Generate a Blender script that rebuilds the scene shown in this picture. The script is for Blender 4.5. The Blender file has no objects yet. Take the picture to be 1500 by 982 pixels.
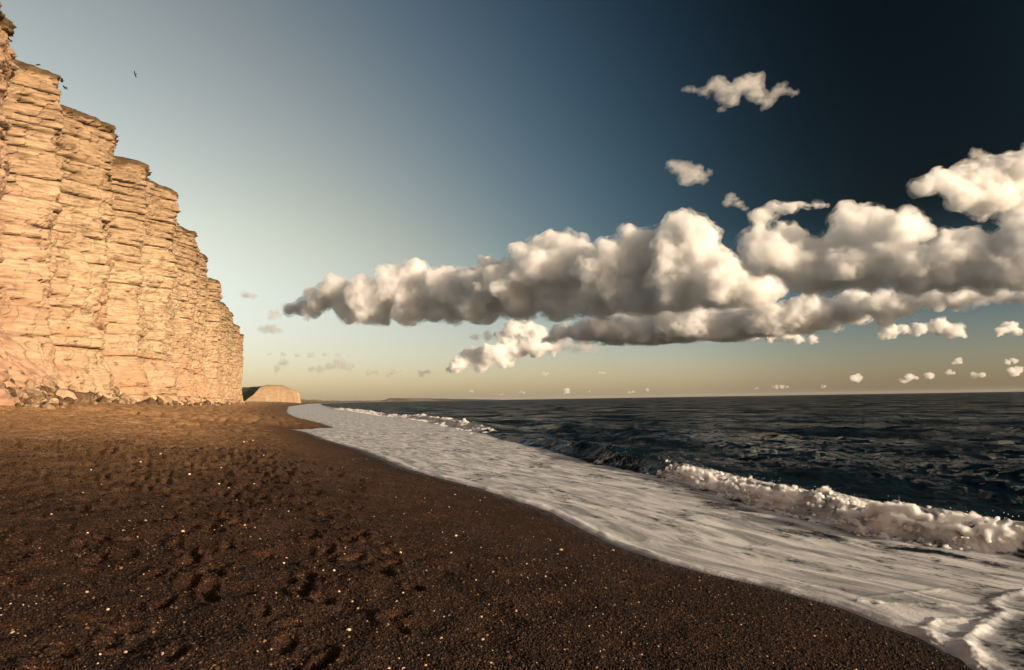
import bpy, bmesh, math, random
import numpy as np
from mathutils import Matrix, Vector

random.seed(11)
np.random.seed(11)
S = bpy.context.scene
COL = S.collection
rad = math.radians

# ------------------------------------------------------------------ camera, sky, sun, exposure
EYE = 2.65
HAZE = 0.000009
cam = bpy.data.cameras.new('camera')
cam.lens, cam.sensor_width, cam.sensor_fit = 24.0, 36.0, 'HORIZONTAL'
cam.clip_start, cam.clip_end = 0.05, 200000.0
cam_ob = bpy.data.objects.new('camera', cam)
COL.objects.link(cam_ob)
cam_ob.matrix_world = (Matrix.Translation((0, 0, EYE)) @ Matrix.Rotation(rad(95.4), 4, 'X')
                       @ Matrix.Rotation(rad(-0.905), 4, 'Z'))
S.camera = cam_ob

SUN_AZ, SUN_EL = 127.0, 11.0          # clockwise from +Y, degrees
sd = Vector((math.sin(rad(SUN_AZ)) * math.cos(rad(SUN_EL)),
             math.cos(rad(SUN_AZ)) * math.cos(rad(SUN_EL)), math.sin(rad(SUN_EL))))
sun = bpy.data.lights.new('sun', 'SUN')
sun.energy, sun.angle, sun.color = 4.2, rad(0.5), (1.0, 0.82, 0.60)
sun_ob = bpy.data.objects.new('sun', sun)
COL.objects.link(sun_ob)
sun_ob.rotation_euler = sd.to_track_quat('Z', 'Y').to_euler()

S.view_settings.view_transform = 'Standard'
S.view_settings.look = 'None'
S.view_settings.gamma = 1.0
S.view_settings.use_curve_mapping = False
S.view_settings.exposure = 0.65
S.render.engine = 'CYCLES'
cy = S.cycles
cy.max_bounces, cy.diffuse_bounces, cy.glossy_bounces = 20, 3, 3
cy.volume_bounces, cy.transmission_bounces = 18, 3
cy.volume_step_rate = 0.2
cy.volume_max_steps = 96
cy.use_denoising = True
try:
    cy.denoiser = 'OPENIMAGEDENOISE'
except Exception:
    pass
cy.use_adaptive_sampling = True
cy.adaptive_threshold = 0.015
cy.sample_clamp_indirect = 6.0


class NT:
    """small helper round a node tree"""
    def __init__(self, tree):
        self.t = tree
        tree.nodes.clear()

    def n(self, kind, props=None, **ins):
        nd = self.t.nodes.new(kind)
        for k, v in (props or {}).items():
            setattr(nd, k, v)
        for k, v in ins.items():
            key = int(k[1:]) if k[0] == 'i' and k[1:].isdigit() else k.replace('_', ' ')
            s = nd.inputs[key]
            if hasattr(v, 'is_output'):
                self.t.links.new(v, s)
            else:
                s.default_value = v
        return nd

    def math(self, op, a, b=0.0, c=0.0, clamp=False):
        return self.n('ShaderNodeMath', {'operation': op, 'use_clamp': clamp}, i0=a, i1=b, i2=c).outputs[0]

    def mix(self, f, a, b, blend='MIX'):
        nd = self.n('ShaderNodeMix', {'data_type': 'RGBA', 'blend_type': blend})
        for s, v in ((nd.inputs[0], f), (nd.inputs[6], a), (nd.inputs[7], b)):
            if hasattr(v, 'is_output'):
                self.t.links.new(v, s)
            else:
                s.default_value = v
        return nd.outputs[2]

    def noise(self, vec, scale, detail=4.0, rough=0.55, dist=0.0):
        return self.n('ShaderNodeTexNoise', None, Vector=vec, Scale=scale, Detail=detail,
                      Roughness=rough, Distortion=dist).outputs[0]

    def ramp(self, f, lo, hi, a=0.0, b=1.0):
        nd = self.n('ShaderNodeMapRange', {'interpolation_type': 'SMOOTHSTEP'}, i0=f, i1=lo, i2=hi, i3=a, i4=b)
        return nd.outputs[0]

    def scale(self, vec, s):
        return self.n('ShaderNodeVectorMath', {'operation': 'MULTIPLY'}, i0=vec, i1=s).outputs[0]

    def attr(self, name):
        return self.n('ShaderNodeAttribute', {'attribute_name': name})

    def link(self, a, b):
        self.t.links.new(a, b)


def rgb(r, g, b):
    return (r, g, b, 1.0)


# sky: physical sky, its blue deepened the way clear air looks away from the sun's axis
world = bpy.data.worlds.new('World')
S.world = world
world.use_nodes = True
w = NT(world.node_tree)
sky = w.n('ShaderNodeTexSky', {'sky_type': 'NISHITA', 'sun_disc': False, 'sun_elevation': rad(SUN_EL),
                               'sun_rotation': rad(SUN_AZ), 'altitude': 0.0, 'air_density': 1.0,
                               'dust_density': 1.0, 'ozone_density': 1.2})
wtc = w.n('ShaderNodeTexCoord').outputs['Generated']
cosg = w.n('ShaderNodeVectorMath', {'operation': 'DOT_PRODUCT'}, i0=wtc, i1=tuple(sd)).outputs['Value']
cos2 = w.math('MULTIPLY', cosg, cosg)
pol = w.math('DIVIDE', w.math('SUBTRACT', 1.0, cos2), w.math('ADD', 1.0, cos2))
elev = w.n('ShaderNodeSeparateXYZ', None, Vector=wtc).outputs['Z']
high = w.math('ADD', w.math('MULTIPLY', w.math('POWER', w.math('SUBTRACT', 1.0, pol), 1.35), 1.45), 0.026)
low = w.ramp(pol, 0.72, 1.0, 0.70, 0.45)
up = w.ramp(elev, 0.0, 0.25)
dark = w.math('ADD', w.math('MULTIPLY', low, w.math('SUBTRACT', 1.0, up)), w.math('MULTIPLY', high, up))
hue = w.mix(w.ramp(pol, 0.30, 0.95), rgb(1.38, .975, 0.67), rgb(0.66, .98, 1.06))
hue = w.mix(up, rgb(1.07, .955, 1.04), hue)
c1 = w.n('ShaderNodeVectorMath', {'operation': 'SCALE'}, i0=sky.outputs[0], Scale=dark).outputs[0]
tint = w.mix(1.0, c1, hue, 'MULTIPLY')
bg = w.n('ShaderNodeBackground', None, Color=tint, Strength=0.125)
w.link(bg.outputs[0], w.n('ShaderNodeOutputWorld').inputs[0])


# ------------------------------------------------------------------ helpers
def tag(o, label=None, cat=None, group=None, kind=None):
    if label: o['label'] = label
    if cat: o['category'] = cat
    if group: o['group'] = group
    if kind: o['kind'] = kind
    return o


def link(o, parent=None):
    COL.objects.link(o)
    if parent is not None:
        o.parent = parent
    return o


def mesh_from(name, verts, faces, mats=(), smooth=True):
    """numpy verts (n,3) and faces (m,3|4) -> mesh"""
    me = bpy.data.meshes.new(name)
    verts = np.asarray(verts, np.float32)
    faces = np.asarray(faces, np.int32)
    k = faces.shape[1]
    me.vertices.add(len(verts))
    me.vertices.foreach_set('co', verts.ravel())
    me.loops.add(faces.size)
    me.loops.foreach_set('vertex_index', faces.ravel())
    me.polygons.add(len(faces))
    me.polygons.foreach_set('loop_start', np.arange(0, faces.size, k, dtype=np.int32))
    me.polygons.foreach_set('use_smooth', np.full(len(faces), smooth))
    for m in mats:
        me.materials.append(m)
    me.update(calc_edges=True)
    return me


def fattr(me, name, vals):
    a = me.attributes.new(name, 'FLOAT', 'POINT')
    a.data.foreach_set('value', np.asarray(vals, np.float32).ravel())


def vattr(me, name, vals):
    a = me.attributes.new(name, 'FLOAT_VECTOR', 'POINT')
    a.data.foreach_set('vector', np.asarray(vals, np.float32).ravel())


def grid_faces(nr, nc, keep=None):
    i = np.arange(nr * nc).reshape(nr, nc)
    f = np.stack([i[:-1, :-1], i[:-1, 1:], i[1:, 1:], i[1:, :-1]], -1).reshape(-1, 4)
    if keep is not None:
        k = keep.reshape(nr, nc)
        kk = (k[:-1, :-1] | k[:-1, 1:] | k[1:, 1:] | k[1:, :-1]).ravel()
        f = f[kk]
    return f


def compact(verts, faces, *attrs):
    used = np.zeros(len(verts), bool)
    used[faces.ravel()] = True
    idx = np.cumsum(used) - 1
    return (verts[used], idx[faces]) + tuple(a[used] for a in attrs)


def hsh(ix, iy, iz, seed):
    h = (ix.astype(np.int64) * 374761393 + iy.astype(np.int64) * 668265263
         + iz.astype(np.int64) * 2147483647 + seed * 974634777) & 0xFFFFFFFF
    h = ((h ^ (h >> 13)) * 1274126177) & 0xFFFFFFFF
    h = ((h ^ (h >> 16)) * 2246822519) & 0xFFFFFFFF
    h = h ^ (h >> 15)
    return (h & 0xFFFFFF) / float(0x1000000)


def noise2(x, y, seed=0):
    x0, y0 = np.floor(x), np.floor(y)
    fx, fy = x - x0, y - y0
    ix, iy = x0.astype(np.int64), y0.astype(np.int64)
    z = np.zeros_like(ix)
    def g(dx, dy):
        a = hsh(ix + dx, iy + dy, z, seed) * 2 * np.pi
        return np.cos(a) * (fx - dx) + np.sin(a) * (fy - dy)
    u = fx * fx * fx * (fx * (fx * 6 - 15) + 10)
    v = fy * fy * fy * (fy * (fy * 6 - 15) + 10)
    a = g(0, 0) * (1 - u) + g(1, 0) * u
    b = g(0, 1) * (1 - u) + g(1, 1) * u
    return (a * (1 - v) + b * v) * 1.5


def noise3(p, seed=0):
    p0 = np.floor(p)
    f = p - p0
    i = p0.astype(np.int64)
    u = f * f * (3 - 2 * f)
    r = 0
    for dx in (0, 1):
        for dy in (0, 1):
            for dz in (0, 1):
                wgt = ((u[:, 0] if dx else 1 - u[:, 0]) * (u[:, 1] if dy else 1 - u[:, 1])
                       * (u[:, 2] if dz else 1 - u[:, 2]))
                r = r + wgt * hsh(i[:, 0] + dx, i[:, 1] + dy, i[:, 2] + dz, seed)
    return r * 2 - 1


def fbm2(x, y, octv=4, seed=0, gain=0.5, lac=2.03):
    a, r = 1.0, 0
    for k in range(octv):
        r = r + a * noise2(x + 17.3 * k, y - 9.1 * k, seed + k)
        x, y, a = x * lac, y * lac, a * gain
    return r


def sstep(a, b, x):
    t = np.clip((x - a) / (b - a), 0, 1)
    return t * t * (3 - 2 * t)


# ------------------------------------------------------------------ the lie of the shore
WL = np.array([(60, -200), (22, -40), (8, -8), (4.3, 0), (3.75, 4), (3.81, 5.92), (3.88, 6.68), (3.68, 7.02), (3.54, 7.65), (3.22, 8.14),
               (2.89, 8.66), (2.26, 9.49), (1.55, 10.92), (1.25, 12.17), (0.65, 14.52), (0.39, 15.1), (-0.96, 18.25),
               (-3.53, 23.4), (-6.72, 31.95), (-11.4, 42.27), (-16.2, 54.0), (-19.7, 60.7), (-16.2, 62.4), (-21.7, 77.5),
               (-34.1, 108.2), (-49.9, 152.1), (-68.1, 206.6), (-157, 480), (-404, 1350), (-600, 2300),
               (-1190, 5000), (-2400, 11000)], float)
WLS = np.concatenate([np.arange(-200, -10, 2.), np.arange(-10, 60, .1), np.arange(60, 64, .1), np.arange(64, 240, .5), np.geomspace(240, 11000, 200)])
_x = np.interp(WLS, WL[:, 1], WL[:, 0])
WLX = _x.copy()
for _k in range(14):
    _x = np.concatenate([[_x[0]], (_x[:-2] + 2 * _x[1:-1] + _x[2:]) / 4, [_x[-1]]])
WLX = np.where(WLS < 59, _x, WLX)


def xw(y):
    y = np.asarray(y, float)
    return np.interp(y, WLS, WLX) + .06 * fbm2(y / 1.1, y * 0, 2, 30) * np.clip(.5 + y * .04, .5, 3)
BR = np.array([(25, -40), (12, 0), (10, 5), (8.5, 9), (7.84, 10.82), (7.14, 11.35), (6.3, 12.54), (6.07, 13.92), (5.57, 16.4), (5.25, 19.31),
               (4.58, 22.48), (3.15, 27.3), (1.64, 35.09), (-0.53, 43.29), (-1.8, 50), (-6, 68), (-15.6, 104), (-24, 125),
               (-44, 190), (-74, 280), (-145, 520), (-380, 1350), (-1190, 5100)], float)
def xb(y):
    return np.interp(y, BR[:, 1], BR[:, 0])
CN = np.array([0.947, 0.32])            # seaward direction
CT = np.array([-0.32, 0.947])           # along the shore


def beach_base(x, y):
    b = (xw(y) - x) * 0.947
    z = np.where(b < 4.5, 0.35 + 0.15 * b, 1.025 + 0.098 * (b - 4.5))
    z = np.minimum(z, 3.35 + 0.0018 * np.clip(y, 0, 900) + 0.01 * np.clip(b - 27, 0, 60))
    return np.maximum(z, -2.5), b


# footprints stamped into a small height map over the near beach
FX0, FX1, FY0, FY1, FS = -34.0, 4.0, 1.5, 52.0, 0.025
fh = np.zeros((int((FY1 - FY0) / FS), int((FX1 - FX0) / FS)), np.float32)
def stamp(px, py, ang, L, W, dep):
    R = L * 1.3
    dep *= .55 + .45 * min(1.0, max(0.0, (py - 4) / 4))
    i0, i1 = int((py - R - FY0) / FS), int((py + R - FY0) / FS)
    j0, j1 = int((px - R - FX0) / FS), int((px + R - FX0) / FS)
    if i0 < 0 or j0 < 0 or i1 >= fh.shape[0] or j1 >= fh.shape[1]:
        return
    yy, xx = np.mgrid[i0:i1, j0:j1]
    dx, dy = xx * FS + FX0 - px, yy * FS + FY0 - py
    u = (dx * math.cos(ang) + dy * math.sin(ang)) / (L / 2)
    v = (-dx * math.sin(ang) + dy * math.cos(ang)) / (W / 2)
    q = np.sqrt(u * u + v * v)
    pit = -dep * (1 - sstep(0.55, 1.15, q))
    rim = dep * 0.5 * np.exp(-((q - 1.35) / 0.22) ** 2)
    fh[i0:i1, j0:j1] = np.minimum(fh[i0:i1, j0:j1] + rim, np.where(q < 1.2, pit + rim, 9))
tracks = [(-1.2, 2.5, 106), (-2.0, 3.2, 112), (-0.6, 5.5, 114), (-2.6, 5, 104), (-4, 6, 112), (-3.5, 9, 118), (-5.5, 8, 106),
          (-6, 11, 116), (-8, 11, 110), (-7.5, 15, 100), (-9.5, 14, 118), (-11, 17, 108), (-13, 19, 112), (-9, 21, 121), (-4.6, 13, 113),
          (-6.6, 19, 117), (-3.4, 15, 116), (-15, 24, 110), (-12, 28, 116), (-18, 27, 106)]
for (px, py, a) in tracks:
    a = rad(a)
    for k in range(46):
        a += random.gauss(0, 0.035)
        px += math.cos(a) * 0.68
        py += math.sin(a) * 0.68
        s = (k % 2) * 2 - 1
        stamp(px - math.sin(a) * 0.11 * s + random.gauss(0, .05), py + math.cos(a) * 0.11 * s + random.gauss(0, .05),
              a + random.gauss(0, .2), random.uniform(.25, .32), random.uniform(.11, .16), random.uniform(.05, .095))
for k in range(3400):
    py = 3.5 + 47 * random.random() ** .8
    b = abs(random.gauss(0, 1)) * 12 + 4.4
    px = float(xw(py)) - b / 0.947
    stamp(px, py, random.gauss(1.95, .6), random.uniform(.20, .36), random.uniform(.12, .20), random.uniform(.05, .11))


def sample_map(m, x, y):
    u = np.clip((x - FX0) / FS, 0, m.shape[1] - 2)
    v = np.clip((y - FY0) / FS, 0, m.shape[0] - 2)
    i, j = v.astype(int), u.astype(int)
    fu, fv = u - j, v - i
    r = (m[i, j] * (1 - fu) + m[i, j + 1] * fu) * (1 - fv) + (m[i + 1, j] * (1 - fu) + m[i + 1, j + 1] * fu) * fv
    ok = (x > FX0) & (x < FX1 - .1) & (y > FY0) & (y < FY1 - .1)
    return np.where(ok, r, 0)


def beach_h(x, y):
    z, b = beach_base(x, y)
    rough = sstep(0.6, 6.0, b)
    z = z + 0.10 * fbm2(x / 6, y / 6, 2, 3) * rough
    z = z + (0.012 + 0.035 * rough) * fbm2(x / 0.55, y / 0.55, 3, 5) * sstep(0.1, 2.5, b)
    far = sstep(26, 50, y)                       # beyond the stamped prints: dimpled ground
    z = z - 0.9 * far * rough * np.clip(fbm2(x / .8, y / 2.0, 2, 8) - .16, 0, .35) * sstep(900, 200, y)
    z = z + .10 * far * rough * fbm2(x / 3.1, y / 5, 2, 9)
    z = z + sample_map(fh, x, y) * sstep(1.6, 4.0, b)
    return z, b


# ------------------------------------------------------------------ materials
def material(name):
    m = bpy.data.materials.new(name)
    m.use_nodes = True
    t = NT(m.node_tree)
    out = t.n('ShaderNodeOutputMaterial')
    return m, t, out


def principled(t, out, color, rough=0.9, normal=None, spec=0.3, **kw):
    p = t.n('ShaderNodeBsdfPrincipled', None)
    for s, v in (('Base Color', color), ('Roughness', rough), ('Specular IOR Level', spec)):
        if hasattr(v, 'is_output'): t.link(v, p.inputs[s])
        else: p.inputs[s].default_value = v
    for k, v in kw.items():
        s = p.inputs[k.replace('_', ' ')]
        if hasattr(v, 'is_output'): t.link(v, s)
        else: s.default_value = v
    if normal is not None:
        t.link(normal, p.inputs['Normal'])
    t.link(p.outputs[0], out.inputs[0])
    return p


def bump(t, h, strength, dist, normal=None):
    b = t.n('ShaderNodeBump', None, Strength=strength, Distance=dist, Height=h)
    if normal is not None:
        t.link(normal, b.inputs['Normal'])
    return b.outputs[0]


def mat_beach():
    m, t, out = material('shingle_and_sand')
    pos = t.n('ShaderNodeNewGeometry').outputs['Position']
    dry, wet = t.attr('dry').outputs['Fac'], t.attr('wet').outputs['Fac']
    g1 = t.n('ShaderNodeTexVoronoi', {'feature': 'F1'}, Vector=pos, Scale=70.0)
    g2 = t.n('ShaderNodeTexVoronoi', {'feature': 'F1'}, Vector=pos, Scale=26.0)
    big = t.noise(pos, 1.1, 5)
    mid = t.noise(pos, 9.0, 4)
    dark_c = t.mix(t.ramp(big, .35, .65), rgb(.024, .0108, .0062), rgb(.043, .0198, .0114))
    pale_c = t.mix(t.ramp(big, .35, .65), rgb(.33, .185, .085), rgb(.44, .262, .132))
    col = t.mix(dry, dark_c, pale_c)  # darker near ground: vignette put into the colour, mixed with real dryness
    sep = t.n('ShaderNodeSeparateXYZ', None, Vector=g1.outputs['Color'])
    grain = t.ramp(sep.outputs[0], 0, 1, .45, 1.6)
    col = t.mix(1.0, col, t.n('ShaderNodeCombineXYZ', None, X=grain, Y=grain, Z=grain).outputs[0], 'MULTIPLY')
    spk = t.ramp(sep.outputs[1], .93, .97)
    col = t.mix(t.math('MULTIPLY', spk, .40), col, rgb(.20, .12, .07))
    blot = t.ramp(mid, .3, .7, .8, 1.2)
    col = t.mix(1.0, col, t.n('ShaderNodeCombineXYZ', None, X=blot, Y=blot, Z=blot).outputs[0], 'MULTIPLY')
    col = t.mix(wet, col, t.mix(1.0, col, rgb(.5, .5, .52), 'MULTIPLY'))
    rough = t.math('SUBTRACT', .92, t.math('MULTIPLY', wet, .55))
    h = t.math('ADD', t.math('MULTIPLY', g1.outputs['Distance'], -0.5), t.math('MULTIPLY', g2.outputs['Distance'], -0.8))
    nrm = bump(t, h, .9, .016)
    principled(t, out, col, rough, nrm, .12)
    return m


def mat_cliff():
    m, t, out = material('sandstone_cliff')
    pos = t.n('ShaderNodeNewGeometry').outputs['Position']
    z = t.n('ShaderNodeSeparateXYZ', None, Vector=pos).outputs['Z']
    flat = t.scale(pos, (.10, .10, 1.0))
    band = t.noise(flat, 1.1, 5, .6)
    fine = t.noise(t.scale(pos, (.35, .35, 2.2)), 1.6, 6, .65)
    big = t.noise(pos, .07, 3)
    col = t.mix(t.ramp(band, .3, .7), rgb(.315, .218, .132), rgb(.46, .342, .222))
    red = t.math('MULTIPLY', t.ramp(big, .42, .66), t.ramp(z, 34, 8))
    col = t.mix(t.math('MULTIPLY', red, .6), col, rgb(.44, .245, .15))
    py_ = t.n('ShaderNodeSeparateXYZ', None, Vector=pos).outputs['Y']
    col = t.mix(t.math('MULTIPLY', t.ramp(t.math('ADD', py_, t.math('MULTIPLY', big, 60)), 128, 92), .55), col, rgb(.41, .245, .175))
    col = t.mix(t.math('MULTIPLY', t.ramp(z, 24, 44), .62), col, rgb(.23, .148, .086))
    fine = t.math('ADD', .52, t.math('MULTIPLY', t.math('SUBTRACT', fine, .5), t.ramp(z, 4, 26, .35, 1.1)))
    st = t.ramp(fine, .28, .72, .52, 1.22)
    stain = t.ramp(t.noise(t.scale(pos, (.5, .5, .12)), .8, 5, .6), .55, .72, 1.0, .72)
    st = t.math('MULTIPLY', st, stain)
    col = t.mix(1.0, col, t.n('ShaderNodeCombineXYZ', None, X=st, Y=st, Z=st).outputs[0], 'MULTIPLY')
    # crack shade painted into the notches between beds, brown soil under the cliff top
    recess = t.attr('notch_shade').outputs['Fac']
    recess_shade = t.math('MULTIPLY', recess, t.ramp(t.noise(pos, .45, 4), .36, .55, .65, 1))
    col = t.mix(t.math('MULTIPLY', recess_shade, .9), col, rgb(.085, .055, .03))
    cap = t.attr('cap').outputs['Fac']
    col = t.mix(cap, col, t.mix(t.ramp(t.noise(pos, .9, 4), .4, .6), rgb(.115, .07, .036), rgb(.07, .05, .025)))
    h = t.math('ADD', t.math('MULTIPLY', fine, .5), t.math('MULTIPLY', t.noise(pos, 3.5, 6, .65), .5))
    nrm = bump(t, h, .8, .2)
    principled(t, out, col, .95, nrm, .15)
    return m


def mat_rock(name, a, b):
    m, t, out = material(name)
    tc = t.n('ShaderNodeTexCoord').outputs['Object']
    r = t.n('ShaderNodeObjectInfo').outputs['Random']
    n1 = t.noise(tc, 2.2, 6, .6)
    col = t.mix(t.ramp(n1, .3, .7), rgb(*a), rgb(*b))
    v = t.ramp(r, 0, 1, .55, 1.2)
    col = t.mix(1.0, col, t.n('ShaderNodeCombineXYZ', None, X=v, Y=v, Z=v).outputs[0], 'MULTIPLY')
    principled(t, out, col, .92, bump(t, t.noise(tc, 5, 6, .65), .7, .15), .2)
    return m


def mat_pebble(name, stops):
    m, t, out = material(name)
    r = t.n('ShaderNodeObjectInfo').outputs['Random']
    cr = t.n('ShaderNodeValToRGB', None, Fac=r)
    cr.color_ramp.interpolation = 'CONSTANT'
    el = cr.color_ramp.elements
    for i, (p, c) in enumerate(stops):
        e = el[i] if i < 2 else el.new(p)
        e.position, e.color = p, rgb(*c)
    principled(t, out, cr.outputs[0], .7, None, .2)
    return m


def mat_sea():
    m, t, out = material('sea_water_and_foam')
    pos = t.n('ShaderNodeNewGeometry').outputs['Position']
    sh = t.attr('shore').outputs['Vector']          # metres across / along the shore
    fo = t.attr('foam').outputs['Fac']
    calm = t.attr('calm').outputs['Fac']
    # water: small waves tilt the surface; the tilt is taken straight from noise so it holds out to the horizon
    gn = t.n('ShaderNodeNewGeometry').outputs['Normal']
    tilt = None
    for sc_, k_, det in ((.16, .55, 3), (.75, 1.1, 4), (3.2, .7, 3)):
        nv = t.n('ShaderNodeTexNoise', None, Vector=t.scale(pos, (1.0, .8, 1)), Scale=sc_, Detail=det, Roughness=.6).outputs['Color']
        nv = t.n('ShaderNodeVectorMath', {'operation': 'SUBTRACT'}, i0=nv, i1=(.5, .5, .5)).outputs[0]
        nv = t.scale(nv, (k_ * 2, k_ * 2, 0))
        tilt = nv if tilt is None else t.n('ShaderNodeVectorMath', {'operation': 'ADD'}, i0=tilt, i1=nv).outputs[0]
    tilt = t.n('ShaderNodeVectorMath', {'operation': 'SCALE'}, i0=tilt, Scale=t.math('SUBTRACT', 1.0, t.math('MULTIPLY', calm, .9))).outputs[0]
    nw = t.n('ShaderNodeVectorMath', {'operation': 'NORMALIZE'}, i0=t.n('ShaderNodeVectorMath', {'operation': 'ADD'}, i0=gn, i1=tilt).outputs[0]).outputs[0]
    gust = t.ramp(t.noise(t.scale(pos, (1.0, .7, 1)), .11, 6, .72, .4), .38, .66, .12, 2.4)   # ruffled and smooth patches
    body = t.n('ShaderNodeBsdfDiffuse', None, Color=rgb(.004, .0115, .019))
    gloss = t.n('ShaderNodeBsdfGlossy', None, Color=rgb(.85, .85, .85), Roughness=.10, Normal=nw)
    fres = t.n('ShaderNodeFresnel', None, IOR=1.333, Normal=nw).outputs[0]
    water = t.n('ShaderNodeMixShader', None, i0=t.math('MULTIPLY', t.math('POWER', fres, 1.2), t.math('MULTIPLY', gust, .15)), i1=body.outputs[0], i2=gloss.outputs[0])
    # foam
    st = t.noise(t.scale(sh, (1.0, .22, 1)), 2.6, 6, .62, .8)
    st2 = t.noise(t.scale(sh, (1.0, .12, 1)), .9, 5, .6, .6)
    fine = t.noise(pos, 22.0, 4, .7)
    cells = t.n('ShaderNodeTexVoronoi', {'feature': 'DISTANCE_TO_EDGE'}, Vector=t.scale(pos, (1, 1, .5)), Scale=9.0).outputs['Distance']
    thr = t.math('ADD', t.math('MULTIPLY', st, .55), t.math('ADD', t.math('MULTIPLY', st2, .35), t.math('MULTIPLY', fine, .22)))
    warp = t.n('ShaderNodeVectorMath', {'operation': 'ADD'}, i0=pos, i1=t.scale(t.n('ShaderNodeTexNoise', None, Vector=pos, Scale=1.7, Detail=3.0).outputs['Color'], (.55, .55, 0))).outputs[0]
    web = t.n('ShaderNodeTexVoronoi', {'feature': 'DISTANCE_TO_EDGE'}, Vector=t.scale(warp, (1, .6, .3)), Scale=3.2).outputs['Distance']
    thr = t.math('SUBTRACT', thr, t.math('ADD', t.math('MULTIPLY', cells, .5), t.math('MULTIPLY', web, .75)))
    thr = t.math('ADD', thr, .10)
    k = t.math('SUBTRACT', t.math('MULTIPLY', fo, 1.30), t.math('SUBTRACT', 1.05, thr))
    fac = t.ramp(k, -.10, .30)
    fcol = t.mix(t.ramp(st, .35, .65), rgb(.26, .27, .28), rgb(.72, .725, .73))
    nf = bump(t, t.math('ADD', t.math('MULTIPLY', fine, .35), st), .55, .05)
    foam = t.n('ShaderNodeBsdfPrincipled', None, Normal=nf)
    t.link(fcol, foam.inputs['Base Color'])
    foam.inputs['Roughness'].default_value = .55
    foam.inputs['Specular IOR Level'].default_value = .35
    mx = t.n('ShaderNodeMixShader', None, i0=fac, i1=water.outputs[0], i2=foam.outputs[0])
    t.link(mx.outputs[0], out.inputs[0])
    return m


def mat_foam():
    m, t, out = material('breaker_foam')
    pos = t.n('ShaderNodeNewGeometry').outputs['Position']
    n1 = t.noise(pos, 5.0, 5, .6)
    col = t.mix(t.ramp(n1, .30, .55), rgb(.56, .54, .49), rgb(.86, .85, .82))
    p = principled(t, out, col, .6, bump(t, t.noise(pos, 38, 4, .7), .5, .02), .3)
    p.inputs['Subsurface Weight'].default_value = .25
    p.inputs['Subsurface Radius'].default_value = (.05, .045, .035)
    p.inputs['Subsurface Scale'].default_value = 1.0
    return m


def mat_plain(name, a, b, sc, rough=.9):
    m, t, out = material(name)
    pos = t.n('ShaderNodeNewGeometry').outputs['Position']
    principled(t, out, t.mix(t.ramp(t.noise(pos, sc, 5), .35, .65), rgb(*a), rgb(*b)), rough, None, .2)
    return m


def mat_cloud(name, dens, aniso=0.15, ragged=0.0, lo=.36, hi=.56):
    m, t, out = material(name)
    v = t.n('ShaderNodeVolumePrincipled')
    v.inputs['Color'].default_value = rgb(.998, .998, .998)
    v.inputs['Density'].default_value = dens
    if ragged:                                       # torn, uneven vapour
        pos = t.n('ShaderNodeNewGeometry').outputs['Position']
        nz = t.noise(pos, ragged, 5, .65, .6)
        t.link(t.math('MULTIPLY', t.ramp(nz, lo, hi), dens), v.inputs['Density'])
    v.inputs['Anisotropy'].default_value = aniso
    t.link(v.outputs[0], out.inputs['Volume'])
    return m


M_BEACH, M_CLIFF, M_SEA, M_FOAM = mat_beach(), mat_cliff(), mat_sea(), mat_foam()
M_ROCK = mat_rock('fallen_sandstone', (.09, .052, .03), (.23, .145, .085))
M_PALEROCK = mat_rock('pale_sandstone', (.40, .27, .16), (.55, .40, .25))
M_GRASS = mat_plain('cliff_top_grass', (.045, .05, .02), (.08, .075, .03), .2)

# ------------------------------------------------------------------ beach
def polar(az, r):
    A, R = np.meshgrid(np.radians(az), r)
    return (np.sin(A) * R).ravel(), (np.cos(A) * R).ravel(), len(r), len(az)

az = np.concatenate([np.linspace(-180, -50, 40)[:-1], np.linspace(-50, 40, 620), np.linspace(40, 180, 40)[1:]])
r = np.concatenate([np.linspace(.3, 2.5, 24)[:-1], 1 / np.linspace(1 / 2.5, 1 / 25, 350), 1 / np.linspace(1 / 25, 1 / 130, 190)[1:], np.geomspace(130, 9000, 80)[1:]])
x, y, nr, nc = polar(az, r)
z, b = beach_h(x, y)
keep = (b > -9) & (b < 75)
f = grid_faces(nr, nc, keep)
v, f, bb = compact(np.stack([x, y, z], -1), f, b)
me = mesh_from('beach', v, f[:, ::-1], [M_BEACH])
yy = v[:, 1]
dry = sstep(6, 32, bb + 2.2 * fbm2(v[:, 0] / 5, yy / 9, 3, 41)) * .35 + .90 * sstep(5, 50, yy + bb * .8 + 2 * fbm2(v[:, 0] / 3, yy / 5, 3, 42)) - .06  # dry upper sand, plus a vignette painted in as darker near ground
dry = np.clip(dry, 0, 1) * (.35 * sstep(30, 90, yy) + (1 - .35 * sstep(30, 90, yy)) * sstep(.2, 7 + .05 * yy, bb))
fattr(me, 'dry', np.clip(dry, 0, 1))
wet = 1 - sstep(.15, .95 + .5 * fbm2(v[:, 0] / 1.5, yy / 1.5, 2, 44), bb)
fattr(me, 'wet', wet)
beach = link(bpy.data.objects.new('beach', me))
tag(beach, kind='structure')

# ------------------------------------------------------------------ cliff
def smooth1(a, s, ds):
    n = max(1, int(s * 3 / ds))
    k = np.exp(-.5 * (np.arange(-n, n + 1) * ds / s) ** 2)
    k /= k.sum()
    p = np.concatenate([np.full(n, a[0]), a, np.full(n, a[-1])])
    return np.convolve(p, k, 'valid')


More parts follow.
